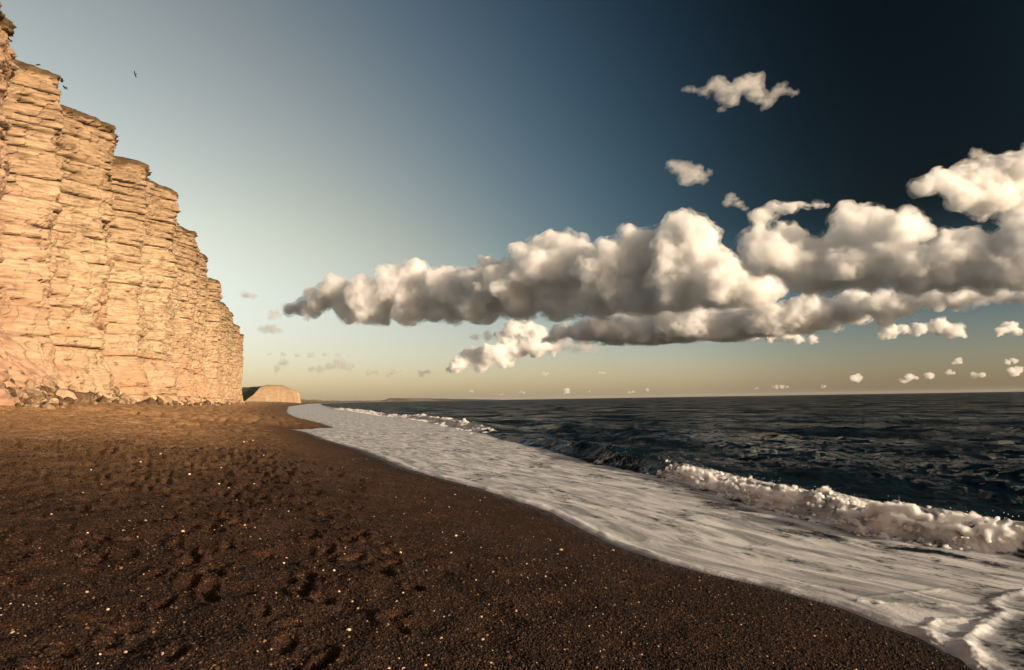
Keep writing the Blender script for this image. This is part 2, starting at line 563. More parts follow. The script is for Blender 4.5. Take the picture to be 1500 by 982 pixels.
def strata_profile(zmax, seed):
    rs = random.Random(seed)
    zz = np.arange(0, zmax, .02)
    prof = np.zeros_like(zz)
    lay = np.zeros(len(zz), int)
    z0, k = 0.0, 0
    while z0 < zmax:
        up = z0 / zmax
        th = rs.uniform(.55, 2.3) * (1.25 - .75 * up)
        a = rs.uniform(-.12, .16)
        s = (zz >= z0) & (zz < z0 + th)
        q = (zz[s] - z0) / th
        prof[s] = a + .10 * np.sqrt(np.clip(1 - (2 * q - 1) ** 2, 0, 1))
        n = rs.uniform(.14, .34)
        s2 = (zz >= z0 + th) & (zz < z0 + th + n)
        prof[s2] = a - rs.choice((.4, .9, 1.5, 2.1)) * rs.uniform(.8, 1.2)
        lay[(zz >= z0) & (zz < z0 + th + n)] = k
        z0 += th + n
        k += 1
    return zz, prof, lay


def cliff_points(S_, plan_top, plan_low, Z, zb, zt, seed, detail=1.0):
    """S_ (nc) arc length, Z (nr) in 0..1; returns grid (nr,nc,3), ledge, notch"""
    s, q = np.meshgrid(S_, Z)
    top = zt + .7 * fbm2(S_ / 9, S_ * 0 + seed, 3, seed)
    z = zb + (top[None, :] - zb) * q
    hh = z - zb
    k = sstep(.10, .75, q)
    px = plan_low[:, 0][None] * (1 - k) + plan_top[:, 0][None] * k
    py = plan_low[:, 1][None] * (1 - k) + plan_top[:, 1][None] * k
    H = float(zt - zb)
    zz, prof, lay = strata_profile(H + 6, seed)
    warp = .30 * fbm2(s / 26, hh / 40, 2, seed + 1) + .06 * fbm2(s / 2.3, hh / 3, 2, seed + 2)
    ii = np.clip(((hh + warp + 1.5) / .02).astype(int), 0, len(zz) - 1)
    P, Lr = prof[ii], lay[ii]
    msk = np.clip(.34 + 1.7 * fbm2(s / 6, hh / 1.6, 3, seed + 3), 0.0, 1.25)
    msk = msk * (.45 + .55 * sstep(.12, .35, q)) * (.75 + .65 * sstep(.5, .85, q))
    cont = (hsh(Lr, Lr * 0 + 4, Lr * 0, seed + 5) > .72) * (.55 + .35 * noise2(s / 14, hh / 3, seed + 24))   # beds that run the whole face
    msk = np.maximum(msk, cont)
    d = P * msk
    # jointed blocks inside each layer
    Lk = 1.6 + 4.2 * hsh(Lr, Lr * 0, Lr * 0, seed + 5)
    u = (s + .25 * fbm2(s / 3, hh / 2, 2, seed + 6)) / Lk + hsh(Lr, Lr * 0 + 1, Lr * 0, seed + 5) * 9
    bi = np.floor(u)
    fr = u - bi
    hv = hsh(bi.astype(int), Lr, Lr * 0, seed + 7)
    d = d + (hv - .5) * .62 * (.5 + .5 * msk)
    d = d - .55 * np.exp(-((np.minimum(fr, 1 - fr) * Lk) / .10) ** 2) * (hsh(bi.astype(int), Lr, Lr * 0 + 3, seed + 8) > .45)
    # large spalled slabs with sharp edges
    n1 = fbm2(s / 8.5, hh / 6.0, 4, seed + 9)
    st = np.round(n1 * 3.2) / 3.2
    d = d + 1.35 * (.35 * n1 + .65 * (st + .15 * (n1 - st))) * (.5 + .5 * sstep(.05, .3, q)) * (1 - .4 * q)
    n2 = fbm2(s / 2.1 + 9, hh / 1.6, 4, seed + 10)
    d = d + .38 * (np.round(n2 * 2.5) / 2.5 * .7 + n2 * .3)
    n3 = fbm2(s / 1.1 + .5 * hh, hh / 1.3, 3, seed + 20)      # lens-shaped pits
    d = d - 1.2 * sstep(.44, .58, n3) * (.35 + .65 * sstep(.1, .6, fbm2(s / 11, hh / 9, 2, seed + 21) + .3))
    d = d + .10 * fbm2(s / .6, hh / .45, 3, seed + 11)
    # vertical joints running through several layers
    vj = np.abs(noise2(s / 5.5 + .25 * noise2(s / 9, hh / 5, seed + 12), hh / 26, seed + 13))
    d = d - 2.2 * np.exp(-(vj / .026) ** 2) * sstep(-.25, .3, noise2(s / 13, hh / 8, seed + 14))
    d = d * detail
    # overhanging turf and soil at the very top, spread foot below
    d = d + .45 * sstep(.95, .98, q) * fbm2(s / .8, hh / .5, 4, seed + 16)
    d = d + .12 * sstep(.975, .99, q) * (1 + .6 * fbm2(s / 1.5, hh, 2, seed + 15))
    d = d + 2.0 * (1 - sstep(0, .30, q)) + .9 * (1 - sstep(0, .09, q)) * (1 + fbm2(s / 5, hh / 5, 3, seed + 17))
    # talus cone of fallen sand against the near buttress
    tal = sstep(96, 70, py) * np.clip(1 - (hh - 1.5) / (9.0 + 3 * fbm2(s / 6, s * 0, 2, seed + 22)), 0, 1)
    d = d * (1 - .7 * tal) + 6.5 * tal ** 1.4 * (1 + .25 * fbm2(s / 3, hh / 3, 3, seed + 23))
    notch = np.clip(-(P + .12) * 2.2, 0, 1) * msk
    G = np.stack([px + CN[0] * d, py + CN[1] * d, z], -1)
    return G, notch, q, d


PLAN = np.array([(-22, -50), (-33, -8), (-38, 20), (-45, 40), (-47, 54), (-50.5, 62), (-54.4, 70.8), (-61.3, 79.0), (-56.8, 83.0), (-63.2, 91.0),
                 (-59.5, 99.1), (-68.3, 112), (-63.7, 116.9), (-68.8, 124), (-65.4, 130.2), (-79, 154.5), (-77.6, 165.2),
                 (-87, 182.4), (-86.0, 190.1), (-102, 222.5), (-98.9, 228.8), (-120, 275), (-120.3, 284.3), (-131, 317.4),
                 (-145.5, 350), (-148.3, 368.7), (-162.5, 401), (-164.8, 417.2), (-176, 424), (-205, 432), (-250, 446)], float)
seg = np.hypot(*np.diff(PLAN, axis=0).T)
arc = np.concatenate([[0], np.cumsum(seg)])
fine_s = np.arange(0, arc[-1], .25)
fx_, fy_ = np.interp(fine_s, arc, PLAN[:, 0]), np.interp(fine_s, arc, PLAN[:, 1])
tx, ty = smooth1(fx_, .55, .25), smooth1(fy_, .55, .25)
lx, ly = smooth1(fx_, 9, .25), smooth1(fy_, 9, .25)
# foot keeps part of each buttress
lx, ly = lx * .35 + tx * .65, ly * .35 + ty * .65
# spacing of the columns grows with distance from the near end
step = .15 + .0017 * np.clip(fy_ - 60, 0, 400) + .55 * sstep(60, 45, fy_) * 1.0
cum = np.concatenate([[0], np.cumsum(.25 / step)[:-1]])
ncol = int(cum[-1])
Sc = np.interp(np.arange(ncol), cum, fine_s)
pt = np.stack([np.interp(Sc, fine_s, tx), np.interp(Sc, fine_s, ty)], -1)
pl = np.stack([np.interp(Sc, fine_s, lx), np.interp(Sc, fine_s, ly)], -1)
Zq = np.linspace(0, 1, 360)
ZB, ZT = 1.6, 44.5
G, notch, q, d = cliff_points(Sc, pt, pl, Zq, ZB, ZT, 21)
# hand placed dark clefts and hollows near the foot of the near buttress
def hollow(G, yc, z0, z1, wid, dep):
    yv, zv = G[..., 1], G[..., 2]
    m_ = np.exp(-((yv - yc + .25 * np.sin(zv * 1.7)) / wid) ** 2) * sstep(z0 - 1, z0 + .5, zv) * (1 - sstep(z1 - .6, z1 + 1, zv))
    m_ = np.where(G[..., 0] > -110, m_, 0)
    G[..., 0] -= CN[0] * dep * m_
    G[..., 1] -= CN[1] * dep * m_
for a_ in ((80.0, 30, 36, .35, 2.2), (73.5, 8, 15, .5, 1.8), (74.6, 5.5, 8, .6, 1.6), (66.5, 12, 17, .35, 1.3), (95, 12, 14.5, .3, 1.2), (88, 22, 25, .3, 1.1), (104, 6, 9, .3, 1.0)):
    hollow(G, *a_)
# plateau rows behind the edge
back = []
for j, (bk, up) in enumerate(((.5, .25), (1.6, .5), (4, .8), (10, 1.2), (25, 1.0), (60, -1))):
    row = G[-1].copy()
    row[:, 0] -= CN[0] * bk
    row[:, 1] -= CN[1] * bk
    row[:, 2] += up + .35 * fbm2(Sc / 1.2, Sc * 0 + j * .4, 4, 77)
    back.append(row)
G = np.concatenate([G, np.array(back)], 0)
nrw = G.shape[0]
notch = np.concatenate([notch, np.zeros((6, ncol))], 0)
soil = np.clip(sstep(.980, .990, q + .012 * fbm2(np.meshgrid(Sc, Zq)[0] / 2.5, q * 20, 3, 91)), 0, 1)
soil = np.concatenate([soil, np.ones((6, ncol))], 0)

cliff = link(bpy.data.objects.new('cliff', None))
tag(cliff, kind='structure')
tips = [0]
for (px, py) in ((-61.3, 79), (-63.2, 91), (-68.3, 112), (-68.8, 124), (-79, 154.5), (-87, 182.4), (-102, 222.5), (-120, 275), (-145.5, 350), (-162.5, 401)):
    tips.append(int(np.argmin((pt[:, 0] - px) ** 2 + (pt[:, 1] - py) ** 2)))
tips.append(ncol - 1)
# normals of the whole face, so that neighbouring buttresses meet without a seam
for a_, b_ in zip(tips[:-1], tips[1:]):
    sub = G[:, a_:b_ + 1].reshape(-1, 3)
    me = mesh_from('buttress', sub, grid_faces(nrw, b_ - a_ + 1), [M_CLIFF])
    fattr(me, 'notch_shade', notch[:, a_:b_ + 1])  # mask for the shade painted inside the notches
    fattr(me, 'cap', soil[:, a_:b_ + 1])
    link(bpy.data.objects.new('buttress', me), cliff)


# ------------------------------------------------------------------ distant headland, far coast
def headland():
    n = 260
    tq = np.linspace(0, 1, n)
    ctrl = np.array([(-640, 1310), (-560, 1335), (-500, 1340), (-460, 1346), (-421, 1350), (-425, 1358), (-456, 1440), (-525, 1600)], float)
    sg = np.concatenate([[0], np.cumsum(np.hypot(*np.diff(ctrl, axis=0).T))])
    s = tq * sg[-1]
    px, py = smooth1(np.interp(s, sg, ctrl[:, 0]), 4, s[1]), smooth1(np.interp(s, sg, ctrl[:, 1]), 4, s[1])
    hx = np.array([-700, -560, -525, -508, -495, -477, -455, -437, -428, -420, -400])
    hz = np.array([4, 5, 7, 20, 35, 39, 38, 31, 27, 24, 22])
    zt = np.interp(px, hx, hz) + .8 * fbm2(s / 14, s * 0, 3, 51)
    zt = np.where(py > 1351, np.minimum(zt, 23), zt)
    rows = []
    Z = np.linspace(0, 1, 60)
    for k in Z:
        zz = 2 + (zt - 2) * k
        d = 5 * (1 - k) + 2.2 * fbm2(s / 9, zz / 60, 3, 52) * (1 - .3 * k) + .8 * fbm2(s / 5, zz / 3, 3, 53)
        rows.append(np.stack([px + CN[0] * d, py + CN[1] * d - d * .4, zz], -1))
    G = np.array(rows)
    me = mesh_from('rock_face', G.reshape(-1, 3), grid_faces(60, n), [M_CLIFF])
    fattr(me, 'notch_shade', np.zeros(60 * n)); fattr(me, 'cap', np.repeat((Z > .97).astype(float) * .7, n))
    root = link(bpy.data.objects.new('headland', None))
    tag(root, kind='structure')
    link(bpy.data.objects.new('rock_face', me), root)
    # grassed hill behind the edge, falling left into the valley
    edge = G[-1][:int(np.argmax(py > 1349))]
    n = len(edge)
    rows = [edge]
    for bk in np.linspace(4, 420, 40):
        row = edge.copy()
        row[:, 1] += bk
        row[:, 0] -= bk * .6
        hill = 37.5 + 2.0 * fbm2(row[:, 0] / 60, row[:, 1] / 60, 3, 61)
        side = np.interp(row[:, 0] + .6 * bk, [-700, -540, -500, -470, -440, -410], [1, 1, 1, .95, .25, .1])
        tgt = edge[:, 2] + (hill - edge[:, 2]) * side * float(sstep(0, 95, bk))
        row[:, 2] = tgt
        rows.append(row)
    Gt = np.array(rows)
    me = mesh_from('grass_top', Gt.reshape(-1, 3), grid_faces(len(rows), n), [M_GRASS])
    link(bpy.data.objects.new('grass_top', me), root)
headland()


def ridge(name, pts, depth, mat_, seed, rough):
    """long low hill: pts are (x, y, crest height)"""
    pts = np.array(pts, float)
    n = 240
    tq = np.linspace(0, len(pts) - 1, n)
    X, Y, Zc = (np.interp(tq, np.arange(len(pts)), pts[:, k]) for k in range(3))
    Zc = np.maximum(Zc * (1 + rough * fbm2(tq * 4, tq * 0, 4, seed)), 0)
    rows = []
    for k in np.linspace(0, 1, 16):
        hgt = math.sin(math.pi * min(k, .5)) if k < .5 else math.cos(math.pi * (k - .5))
        rr = fbm2(tq * 9, tq * 0 + k * 6, 3, seed + 2) * .12 * Zc
        rows.append(np.stack([X, Y + depth * (k - .5) * (.4 + .6 * Zc / max(Zc.max(), 1)), -1 + (Zc + 1) * hgt + rr * hgt], -1))
    me = mesh_from(name, np.array(rows).reshape(-1, 3), grid_faces(16, n), [mat_])
    return tag(link(bpy.data.objects.new(name, me)), kind='structure')

M_FARLAND = mat_plain('far_land', (.10, .085, .05), (.17, .135, .085), .004)
ridge('hills', [(-1960, 5600, 40), (-1750, 5650, 28), (-1640, 5700, 22), (-1500, 5800, 15), (-1350, 6000, 14), (-1150, 6300, 10), (-950, 6600, 6), (-820, 6800, 1)], 500, M_FARLAND, 71, .5)
ridge('peninsula', [(-3300, 15800, 0), (-3150, 15900, 22), (-2990, 16000, 40), (-2880, 16000, 74), (-2750, 16000, 73), (-2400, 16000, 70), (-1900, 16000, 58), (-1400, 16000, 42), (-900, 16000, 25), (-350, 16000, 6), (-200, 16000, 0)], 900, M_FARLAND, 73, .12)

# ------------------------------------------------------------------ sea
def ocean_tile(N, L, lo, hi, hs, seed, wdir, p=3.4):
    rs = np.random.RandomState(seed)
    k1 = np.fft.fftfreq(N, L / N) * 2 * np.pi
    kx, ky = np.meshgrid(k1, k1)
    k = np.hypot(kx, ky)
    k[0, 0] = 1e9
    lam = 2 * np.pi / k
    amp = np.where((lam > lo) & (lam < hi), k ** (-p / 2), 0)
    c = (kx * math.cos(wdir) + ky * math.sin(wdir)) / k
    amp = amp * (.22 + .78 * c * c)
    hk = amp * (rs.normal(size=k.shape) + 1j * rs.normal(size=k.shape))
    h = np.fft.ifft2(hk)
    sc = hs / 4 / h.real.std()
    dx = np.fft.ifft2(hk * -1j * kx / k).real * sc
    dy = np.fft.ifft2(hk * -1j * ky / k).real * sc
    return h.real * sc, dx, dy, L


def tile_at(tile, x, y):
    h, dx, dy, L = tile
    N = h.shape[0]
    u, v = (x / L * N) % N, (y / L * N) % N
    j, i = u.astype(int) % N, v.astype(int) % N
    fu, fv = u - np.floor(u), v - np.floor(v)
    j1, i1 = (j + 1) % N, (i + 1) % N
    return [(m[i, j] * (1 - fu) + m[i, j1] * fu) * (1 - fv) + (m[i1, j] * (1 - fu) + m[i1, j1] * fu) * fv for m in (h, dx, dy)]

WD = math.atan2(-.35, -.9)
TILES = [(ocean_tile(256, 173.0, 7, 60, .26, 1, WD), 12.), (ocean_tile(256, 61.0, 2.2, 8, .22, 2, WD - .3), 4.),
         (ocean_tile(256, 19.0, .7, 2.5, .15, 3, WD + .25), 1.4), (ocean_tile(256, 6.1, .22, .8, .048, 4, WD - .1), .45)]

HB = np.array([(-40, .2), (5, .32), (9, .40), (10.6, .46), (11.4, .50), (12, .52), (13.2, .46), (16.4, .38), (20, .34), (22.5, .40), (25, .50), (29, .56), (34, .48),
               (40, .30), (46, .16), (54, .20), (64, .55), (80, .55), (100, .75), (116, .45), (135, .5), (160, .7), (200, .6), (300, .6), (1400, .5), (5000, .2)])
FB = np.array([(-40, .3), (8, .1), (10.75, .04), (11.1, .9), (12, 1), (21, 1), (22.3, .7), (22.8, .25), (24, .4), (27, .4), (29, .2), (33, .06), (44, .0), (50, .15), (58, .8), (70, 1), (100, 1), (112, .6), (125, .5),
               (140, .95), (170, 1), (260, .9), (500, .8), (1400, .6), (5000, .4)])


LOBES = [([(6.23, 8.63), (5.84, 8.34), (5.43, 8.02), (5.19, 7.71), (5.17, 7.47), (4.83, 7.21), (4.39, 6.81), (4.09, 6.49), (3.97, 6.19), (3.84, 5.94), (3.74, 5.73)], .030, .065),
         ([(4.86, 7.25), (4.48, 7.2), (4.25, 7.17), (4.0, 6.91), (3.84, 6.59), (3.77, 6.25)], .020, .06),
         ([(3.79, 7.84), (4.3, 7.73), (4.8, 7.71), (5.28, 7.73)], .022, .03), ([(3.89, 7.97), (4.58, 8.23), (5.27, 8.56)], .010, .05)]


def sea_h(x, y, dr):
    c = (x - xw(y)) * .947
    e = (x - xb(y) + .16 * fbm2(y / 2.2, y * 0, 3, 31)) * .95
    cb = np.maximum((xb(y) - xw(y)) * .947, 1)
    hb = np.interp(y, HB[:, 1 - 1], HB[:, 1]) * (1 + .42 * noise2(y / 1.3, y * 0 + 3, 33) + .2 * noise2(y / .5, y * 0 + 8, 34))
    fb = np.clip(np.interp(y, FB[:, 0], FB[:, 1]), 0, 1)
    # sheet of spent wave running up the beach
    bed = .35 - .15 * c
    sheet = np.where(c < 0, .35 + .15 * -c - .28 * sstep(0, .5, -c), .365 - .24 * sstep(0, 1, c / cb))
    lip = .022 * np.exp(-((c - .12) / .09) ** 2) * (1 + .7 * fbm2(x * 2.2, y * 2.2, 3, 36))
    ripple = .016 * fbm2(c / .55, ((x * CT[0] + y * CT[1])) / 2.6, 3, 35) * sstep(.3, 1.5, c)
    sheet = sheet + lip + ripple
    z = sheet
    steep = .55 + .012 * np.clip(y, 0, 120)
    up = sstep(-.05, 1, e / steep)
    back = np.exp(-np.clip(e - steep, 0, None) / (2.4 + .02 * np.clip(y, 0, 200)))
    wave = hb * up * back
    outer = sstep(-.3, 2.0, e)
    z = z * (1 - outer) + .02 * outer + wave
    # second, lower swell outside
    e2 = e - 9.5 - 2.0 * noise2(y / 15, y * 0, 37)
    z = z + .16 * np.exp(-(e2 / 1.5) ** 2) * sstep(25, 40, y)
    amp = sstep(.5, 7, e) * .95 + .05 * sstep(0, 2, c)
    ox = np.zeros_like(x); oy = np.zeros_like(x)
    for tl, lam in TILES:
        k = amp * sstep(.25, .7, lam / (dr * 2.0 + 1e-6))
        h, dx, dy = tile_at(tl, x, y)
        z = z + k * h
        ox += -k * dx * .9
        oy += -k * dy * .9
    # turbulence on the broken front
    front = fb * sstep(-.3, .1, e) * (1 - sstep(.5, 1.8, e)) * (.62 + .38 * sstep(-.3, .3, noise2(y / 1.25, y * 0 + 11, 88)))
    z = z + front * (.12 * np.abs(fbm2(x / .38, y / .38, 4, 38)) + .05 * fbm2(x / .12, y / .12, 3, 40)) * np.clip(.6 + .01 * y, 0, 1.6)
    # foam cover
    swash = sstep(-.45, -.25, c) * (1 - sstep(-.35, .25, e))
    gap = np.exp(-((e + .7) / .55) ** 2) * (.10 + .26 * sstep(18, 13, y)) * sstep(40, 20, y) * np.clip(.55 + 1.5 * fbm2(x / .9, y / 1.3, 3, 48), 0, 1.3)
    near_edge = np.exp(-(c / .35) ** 2)
    fm = swash * (.70 + .26 * near_edge - gap + .20 * fbm2(x / 1.7, y / 2.6, 3, 39))
    fm = np.maximum(fm, front * 1.05)
    fm = np.maximum(fm, fb * .62 * np.exp(-np.clip(e - 1, 0, None) / 1.2) * sstep(0, .6, e))
    fm = np.maximum(fm, swash * sstep(46, 70, y) * .9)
    # overlapping tongues of foam in the near corner, with clear water behind them
    near = (y < 12) & (c > -.5)
    if near.any():
        xn, yn = x[near], y[near]
        add = np.zeros(len(xn)); ring = np.zeros(len(xn)); inner = np.full(len(xn), 9.)
        for L_, hgt, wid in LOBES:
            dmin = np.full(len(xn), 9.)
            for (ax, ay), (bx, by) in zip(L_[:-1], L_[1:]):
                tt = np.clip(((xn - ax) * (bx - ax) + (yn - ay) * (by - ay)) / ((bx - ax) ** 2 + (by - ay) ** 2), 0, 1)
                dmin = np.minimum(dmin, np.hypot(xn - ax - tt * (bx - ax), yn - ay - tt * (by - ay)))
            dmin = dmin + .03 * fbm2(xn * 4, yn * 4, 3, 45)
            add = np.maximum(add, hgt * np.exp(-(dmin / wid) ** 2) * (1 + .5 * fbm2(xn * 7, yn * 7, 3, 46)))
            ring = np.maximum(ring, np.exp(-(dmin / (wid * 1.8)) ** 2))
        xl = np.interp(yn, [5.7, 6.5, 7.2, 7.5, 8.0, 8.6], [3.74, 4.1, 4.85, 5.2, 5.5, 6.3])
        ins = sstep(.10, .5, xn - xl) * sstep(9.2, 8.2, yn)
        z[near] += add + .03 * ins
        fm[near] = np.maximum(fm[near] * (1 - .50 * ins * (.6 + .6 * fbm2(xn * 1.6, yn * 1.6, 3, 47))), ring * .86)
    return z, ox, oy, c, e, np.clip(fm, 0, 1.1), swash

azs = np.concatenate([np.linspace(-60, -24, 20)[:-1], np.linspace(-24, 43, 700), np.linspace(43, 180, 60)[1:]])
rs_ = np.concatenate([np.linspace(3.2, 5, 12)[:-1], 1 / np.linspace(1 / 5., 1 / 160, 520), np.geomspace(160, 30000, 80)[1:]])
x, y, nr, nc = polar(azs, rs_)
drr = np.repeat(np.gradient(rs_), nc)
z, ox, oy, c, e, fm, sw = sea_h(x, y, drr)
keep = c > -.6
f = grid_faces(nr, nc, keep)
v = np.stack([x + ox, y + oy, z], -1)
along = x * CT[0] + y * CT[1]
v, f, c_, al_, fm_, sw_ = compact(v, f, c, along, fm, sw)
me = mesh_from('sea', v, f[:, ::-1], [M_SEA])
fattr(me, 'foam', fm_)
fattr(me, 'calm', sw_)
vattr(me, 'shore', np.stack([c_, al_, c_ * 0], -1))
sea = tag(link(bpy.data.objects.new('sea', me)), kind='structure')


# ------------------------------------------------------------------ breaker foam
def ico(sub):
    bm = bmesh.new()
    bmesh.ops.create_icosphere(bm, subdivisions=sub, radius=1.0)
    v = np.array([p.co[:] for p in bm.verts])
    f = np.array([[q_.index for q_ in p.verts] for p in bm.faces])
    bm.free()
    return v, f
IV1, IF1 = ico(1)
IV2, IF2 = ico(2)


def blobs(cen, rad_, base=(IV1, IF1), stretch=None):
    bv, bf = base
    cen, rad_ = np.asarray(cen, float), np.asarray(rad_, float)
    sc = rad_[:, None, None] * (np.ones((1, 1, 3)) if stretch is None else np.asarray(stretch)[:, None, :])
    v = (bv[None] * sc + cen[:, None, :]).reshape(-1, 3)
    f = (bf[None] + (np.arange(len(cen)) * len(bv))[:, None, None]).reshape(-1, 3)
    return v, f


def remeshed(v, f, voxel):
    """voxel union of overlapping blobs -> verts, quads"""
    me = mesh_from('tmp', v, f)
    o = bpy.data.objects.new('tmp', me)
    COL.objects.link(o)
    md = o.modifiers.new('r', 'REMESH')
    md.mode, md.voxel_size, md.adaptivity = 'VOXEL', voxel, 0.0
    dg = bpy.context.evaluated_depsgraph_get()
    dg.update()
    ev = o.evaluated_get(dg)
    m2 = ev.to_mesh()
    nv, nf = len(m2.vertices), len(m2.polygons)
    vv = np.empty(nv * 3, np.float32); m2.vertices.foreach_get('co', vv)
    nn = np.empty(nv * 3, np.float32); m2.vertex_normals.foreach_get('vector', nn)
    ls = np.empty(nf, np.int32); m2.polygons.foreach_get('loop_total', ls)
    vi = np.empty(len(m2.loops), np.int32); m2.loops.foreach_get('vertex_index', vi)
    ev.to_mesh_clear()
    bpy.data.objects.remove(o); bpy.data.meshes.remove(me)
    assert (ls == 4).all()
    return vv.reshape(-1, 3).astype(float), nn.reshape(-1, 3).astype(float), vi.reshape(-1, 4)


def sea_z(x, y):
    z, *_ = sea_h(np.asarray(x, float), np.asarray(y, float), np.full(len(x), .05))
    return z


rs = np.random.RandomState(7)
n = 9000
yv = rs.uniform(10.9, 23.2, n)
fbv = np.interp(yv, FB[:, 0], FB[:, 1])
ev_ = rs.uniform(-.22, .75, n)
clump = fbm2(yv / .75, ev_ / .5, 3, 81)                  # lumps and hollows in the tumbling water
ok = rs.uniform(size=n) < fbv * np.clip(.25 + 1.8 * clump, 0, 1)
yv, clump, ev_ = yv[ok], clump[ok], ev_[ok]
def front_x(y_): return xb(y_) - .16 * fbm2(y_ / 2.2, y_ * 0, 3, 31)
xv = front_x(yv) + ev_ / .95
zv = sea_z(xv, yv)
rr = rs.gamma(2.4, .0065, len(yv)).clip(.012, .045) * (.6 + .6 * sstep(-.2, .35, ev_)) * (.8 + .7 * np.clip(clump, -.2, .8))
zv = zv + rr * rs.uniform(-.5, .45, len(yv)) + .05 * np.clip(clump, 0, 1) * sstep(-.2, .3, ev_)
# the roll itself: tumbling mass along the front, swelling and shrinking
yr = np.arange(11.1, 22.4, .035)
hr = np.interp(yr, HB[:, 0], HB[:, 1])
for lane, (e0, zf) in enumerate(((.02, .30), (.22, .62), (.42, .92))):
    nz_ = fbm2(yr / .6, yr * 0 + lane * 3.1, 3, 86)
    gate = sstep(-.45, .25, noise2(yr / 1.25, yr * 0 + 11 + .35 * lane, 88))       # lulls where the dark face shows
    r_ = hr * (.55, .8, 1.0)[lane] * (.13 + .13 * np.clip(nz_, -.8, 1)) * (.25 + .85 * gate) * sstep(11.05, 11.6, yr) * sstep(22.5, 21.0, yr)
    y_ = yr + rs.normal(0, .02, len(yr))
    x_ = front_x(y_) + e0 + .10 * fbm2(yr / .8, yr * 0 + 7 + lane, 2, 87)
    yv, xv = np.concatenate([yv, y_]), np.concatenate([xv, x_])
    zv = np.concatenate([zv, .12 + hr * zf + .10 * nz_ - .25 * r_]); rr = np.concatenate([rr, np.maximum(r_, .01)])
# tongues thrown up from the crest
for yt, hh_ in ((11.25, .20), (12.3, .08), (13.1, .11), (13.9, .07), (14.6, .10), (15.6, .08), (16.9, .12), (17.8, .07), (18.7, .10), (19.7, .08), (20.6, .09), (21.8, .12)):
    m_ = 30
    q_ = rs.uniform(0, 1, m_)
    yy_ = yt + rs.normal(0, .08, m_) * (1 - q_)
    xx_ = xb(yy_) + .45 + rs.normal(0, .03, m_)
    yv, xv = np.concatenate([yv, yy_]), np.concatenate([xv, xx_])
    zv = np.concatenate([zv, sea_z(xx_, yy_) + q_ * hh_]); rr = np.concatenate([rr, .032 * (1.15 - q_)])
foam_root = link(bpy.data.objects.new('breaker_foam', None))
tag(foam_root, 'white churning foam on the breaking wave nearest the beach', 'foam', kind='stuff')
for part, vox_, grow, off_, cm in (('white_water', .019, 1.0, -.022, mat_cloud('white_water', 70.0, .2)), ('spray_mist', .026, 1.12, .006, mat_cloud('spray_mist', 14.0, .2))):
    bv, bf = blobs(np.stack([xv, yv, zv], -1), rr * grow)
    vv, nn, qf = remeshed(bv, bf, vox_)
    dsp = .075 * (np.abs(noise3(vv / .20, 2)) - .3) + .060 * (np.abs(noise3(vv / .085, 3)) - .3) + .034 * noise3(vv / .04, 4)
    vv = vv + nn * (dsp + off_)[:, None]
    vv, nn, qf = remeshed(vv, qf, vox_)
    link(bpy.data.objects.new(part, tag(mesh_from(part, vv, qf, [cm]))), foam_root)['kind'] = 'stuff'

# the breakers farther along the shore
n = 15000
yv = 52 * (250 / 52.) ** rs.uniform(0, 1, n)
ev_ = rs.uniform(-1.0, 1.3, n)
clump = fbm2(yv / 5, ev_ / 1.4, 3, 84)
ok = rs.uniform(size=n) < np.interp(yv, FB[:, 0], FB[:, 1]) * np.clip(.62 + 1.2 * clump, .05, 1)
yv, ev_, clump = yv[ok], ev_[ok], clump[ok]
xv = xb(yv) + ev_
zv = sea_z(xv, yv)
rr = rs.gamma(2.0, .036, len(yv)).clip(.04, .24) * (.7 + .6 * np.clip(clump, -.3, .8)) * (.6 + .006 * yv)
bv, bf = blobs(np.stack([xv, yv, zv], -1), rr, stretch=np.tile([1.3, 2.2, .55], (len(rr), 1)))
vv, nn, qf = remeshed(bv, bf, .10)
vv = vv + nn * (.12 * np.abs(noise3(vv / .4, 3)) + .04 * noise3(vv / .16, 4) - .03)[:, None]
tag(link(bpy.data.objects.new('breaker_foam', mesh_from('breaker_foam', vv, qf, [mat_cloud('far_white_water', 14.0, .2)]))), 'white foam on the smaller breakers farther along the shore', 'foam', kind='stuff')

# spray flung up along the crest
n = 2600
yv = rs.uniform(9.2, 30, n)
ok = rs.uniform(size=n) < np.interp(yv, FB[:, 0], FB[:, 1]) * np.clip(.3 + 1.1 * noise2(yv / .8, yv * 0 + 2, 83), 0, 1)
yv = yv[ok]
xv = xb(yv) + rs.uniform(.15, .9, len(yv))
zv = sea_z(xv, yv) + np.abs(rs.normal(0, .055, len(yv))) + .03
bv, bf = blobs(np.stack([xv, yv, zv], -1), rs.uniform(.0025, .008, len(yv)), ico(1))
me = mesh_from('spray', bv, bf, [M_FOAM])
tag(link(bpy.data.objects.new('spray', me)), 'droplets of spray above the breaking crest', 'spray', kind='stuff')

# ------------------------------------------------------------------ boulders at the foot of the cliff
def rock_mesh(seed, mat_, sub=2, cuts=9):
    rr = random.Random(seed)
    v = (IV2 if sub == 2 else IV1).copy()
    for _ in range(cuts):
        nrm = Vector((rr.gauss(0, 1), rr.gauss(0, 1), rr.gauss(0, 1))).normalized()
        dd = rr.uniform(.5, .85)
        pr = v @ np.array(nrm) - dd
        v = v - np.clip(pr, 0, None)[:, None] * np.array(nrm)[None]
    v = v * np.array([rr.uniform(.8, 1.15), rr.uniform(.7, 1.0), rr.uniform(.5, .8)])
    v = v + .05 * np.stack([noise3(v * 2.2 + k * 7 + seed, 5) for k in range(3)], -1)
    return mesh_from('rock', v, IF2 if sub == 2 else IF1, [mat_], smooth=False)


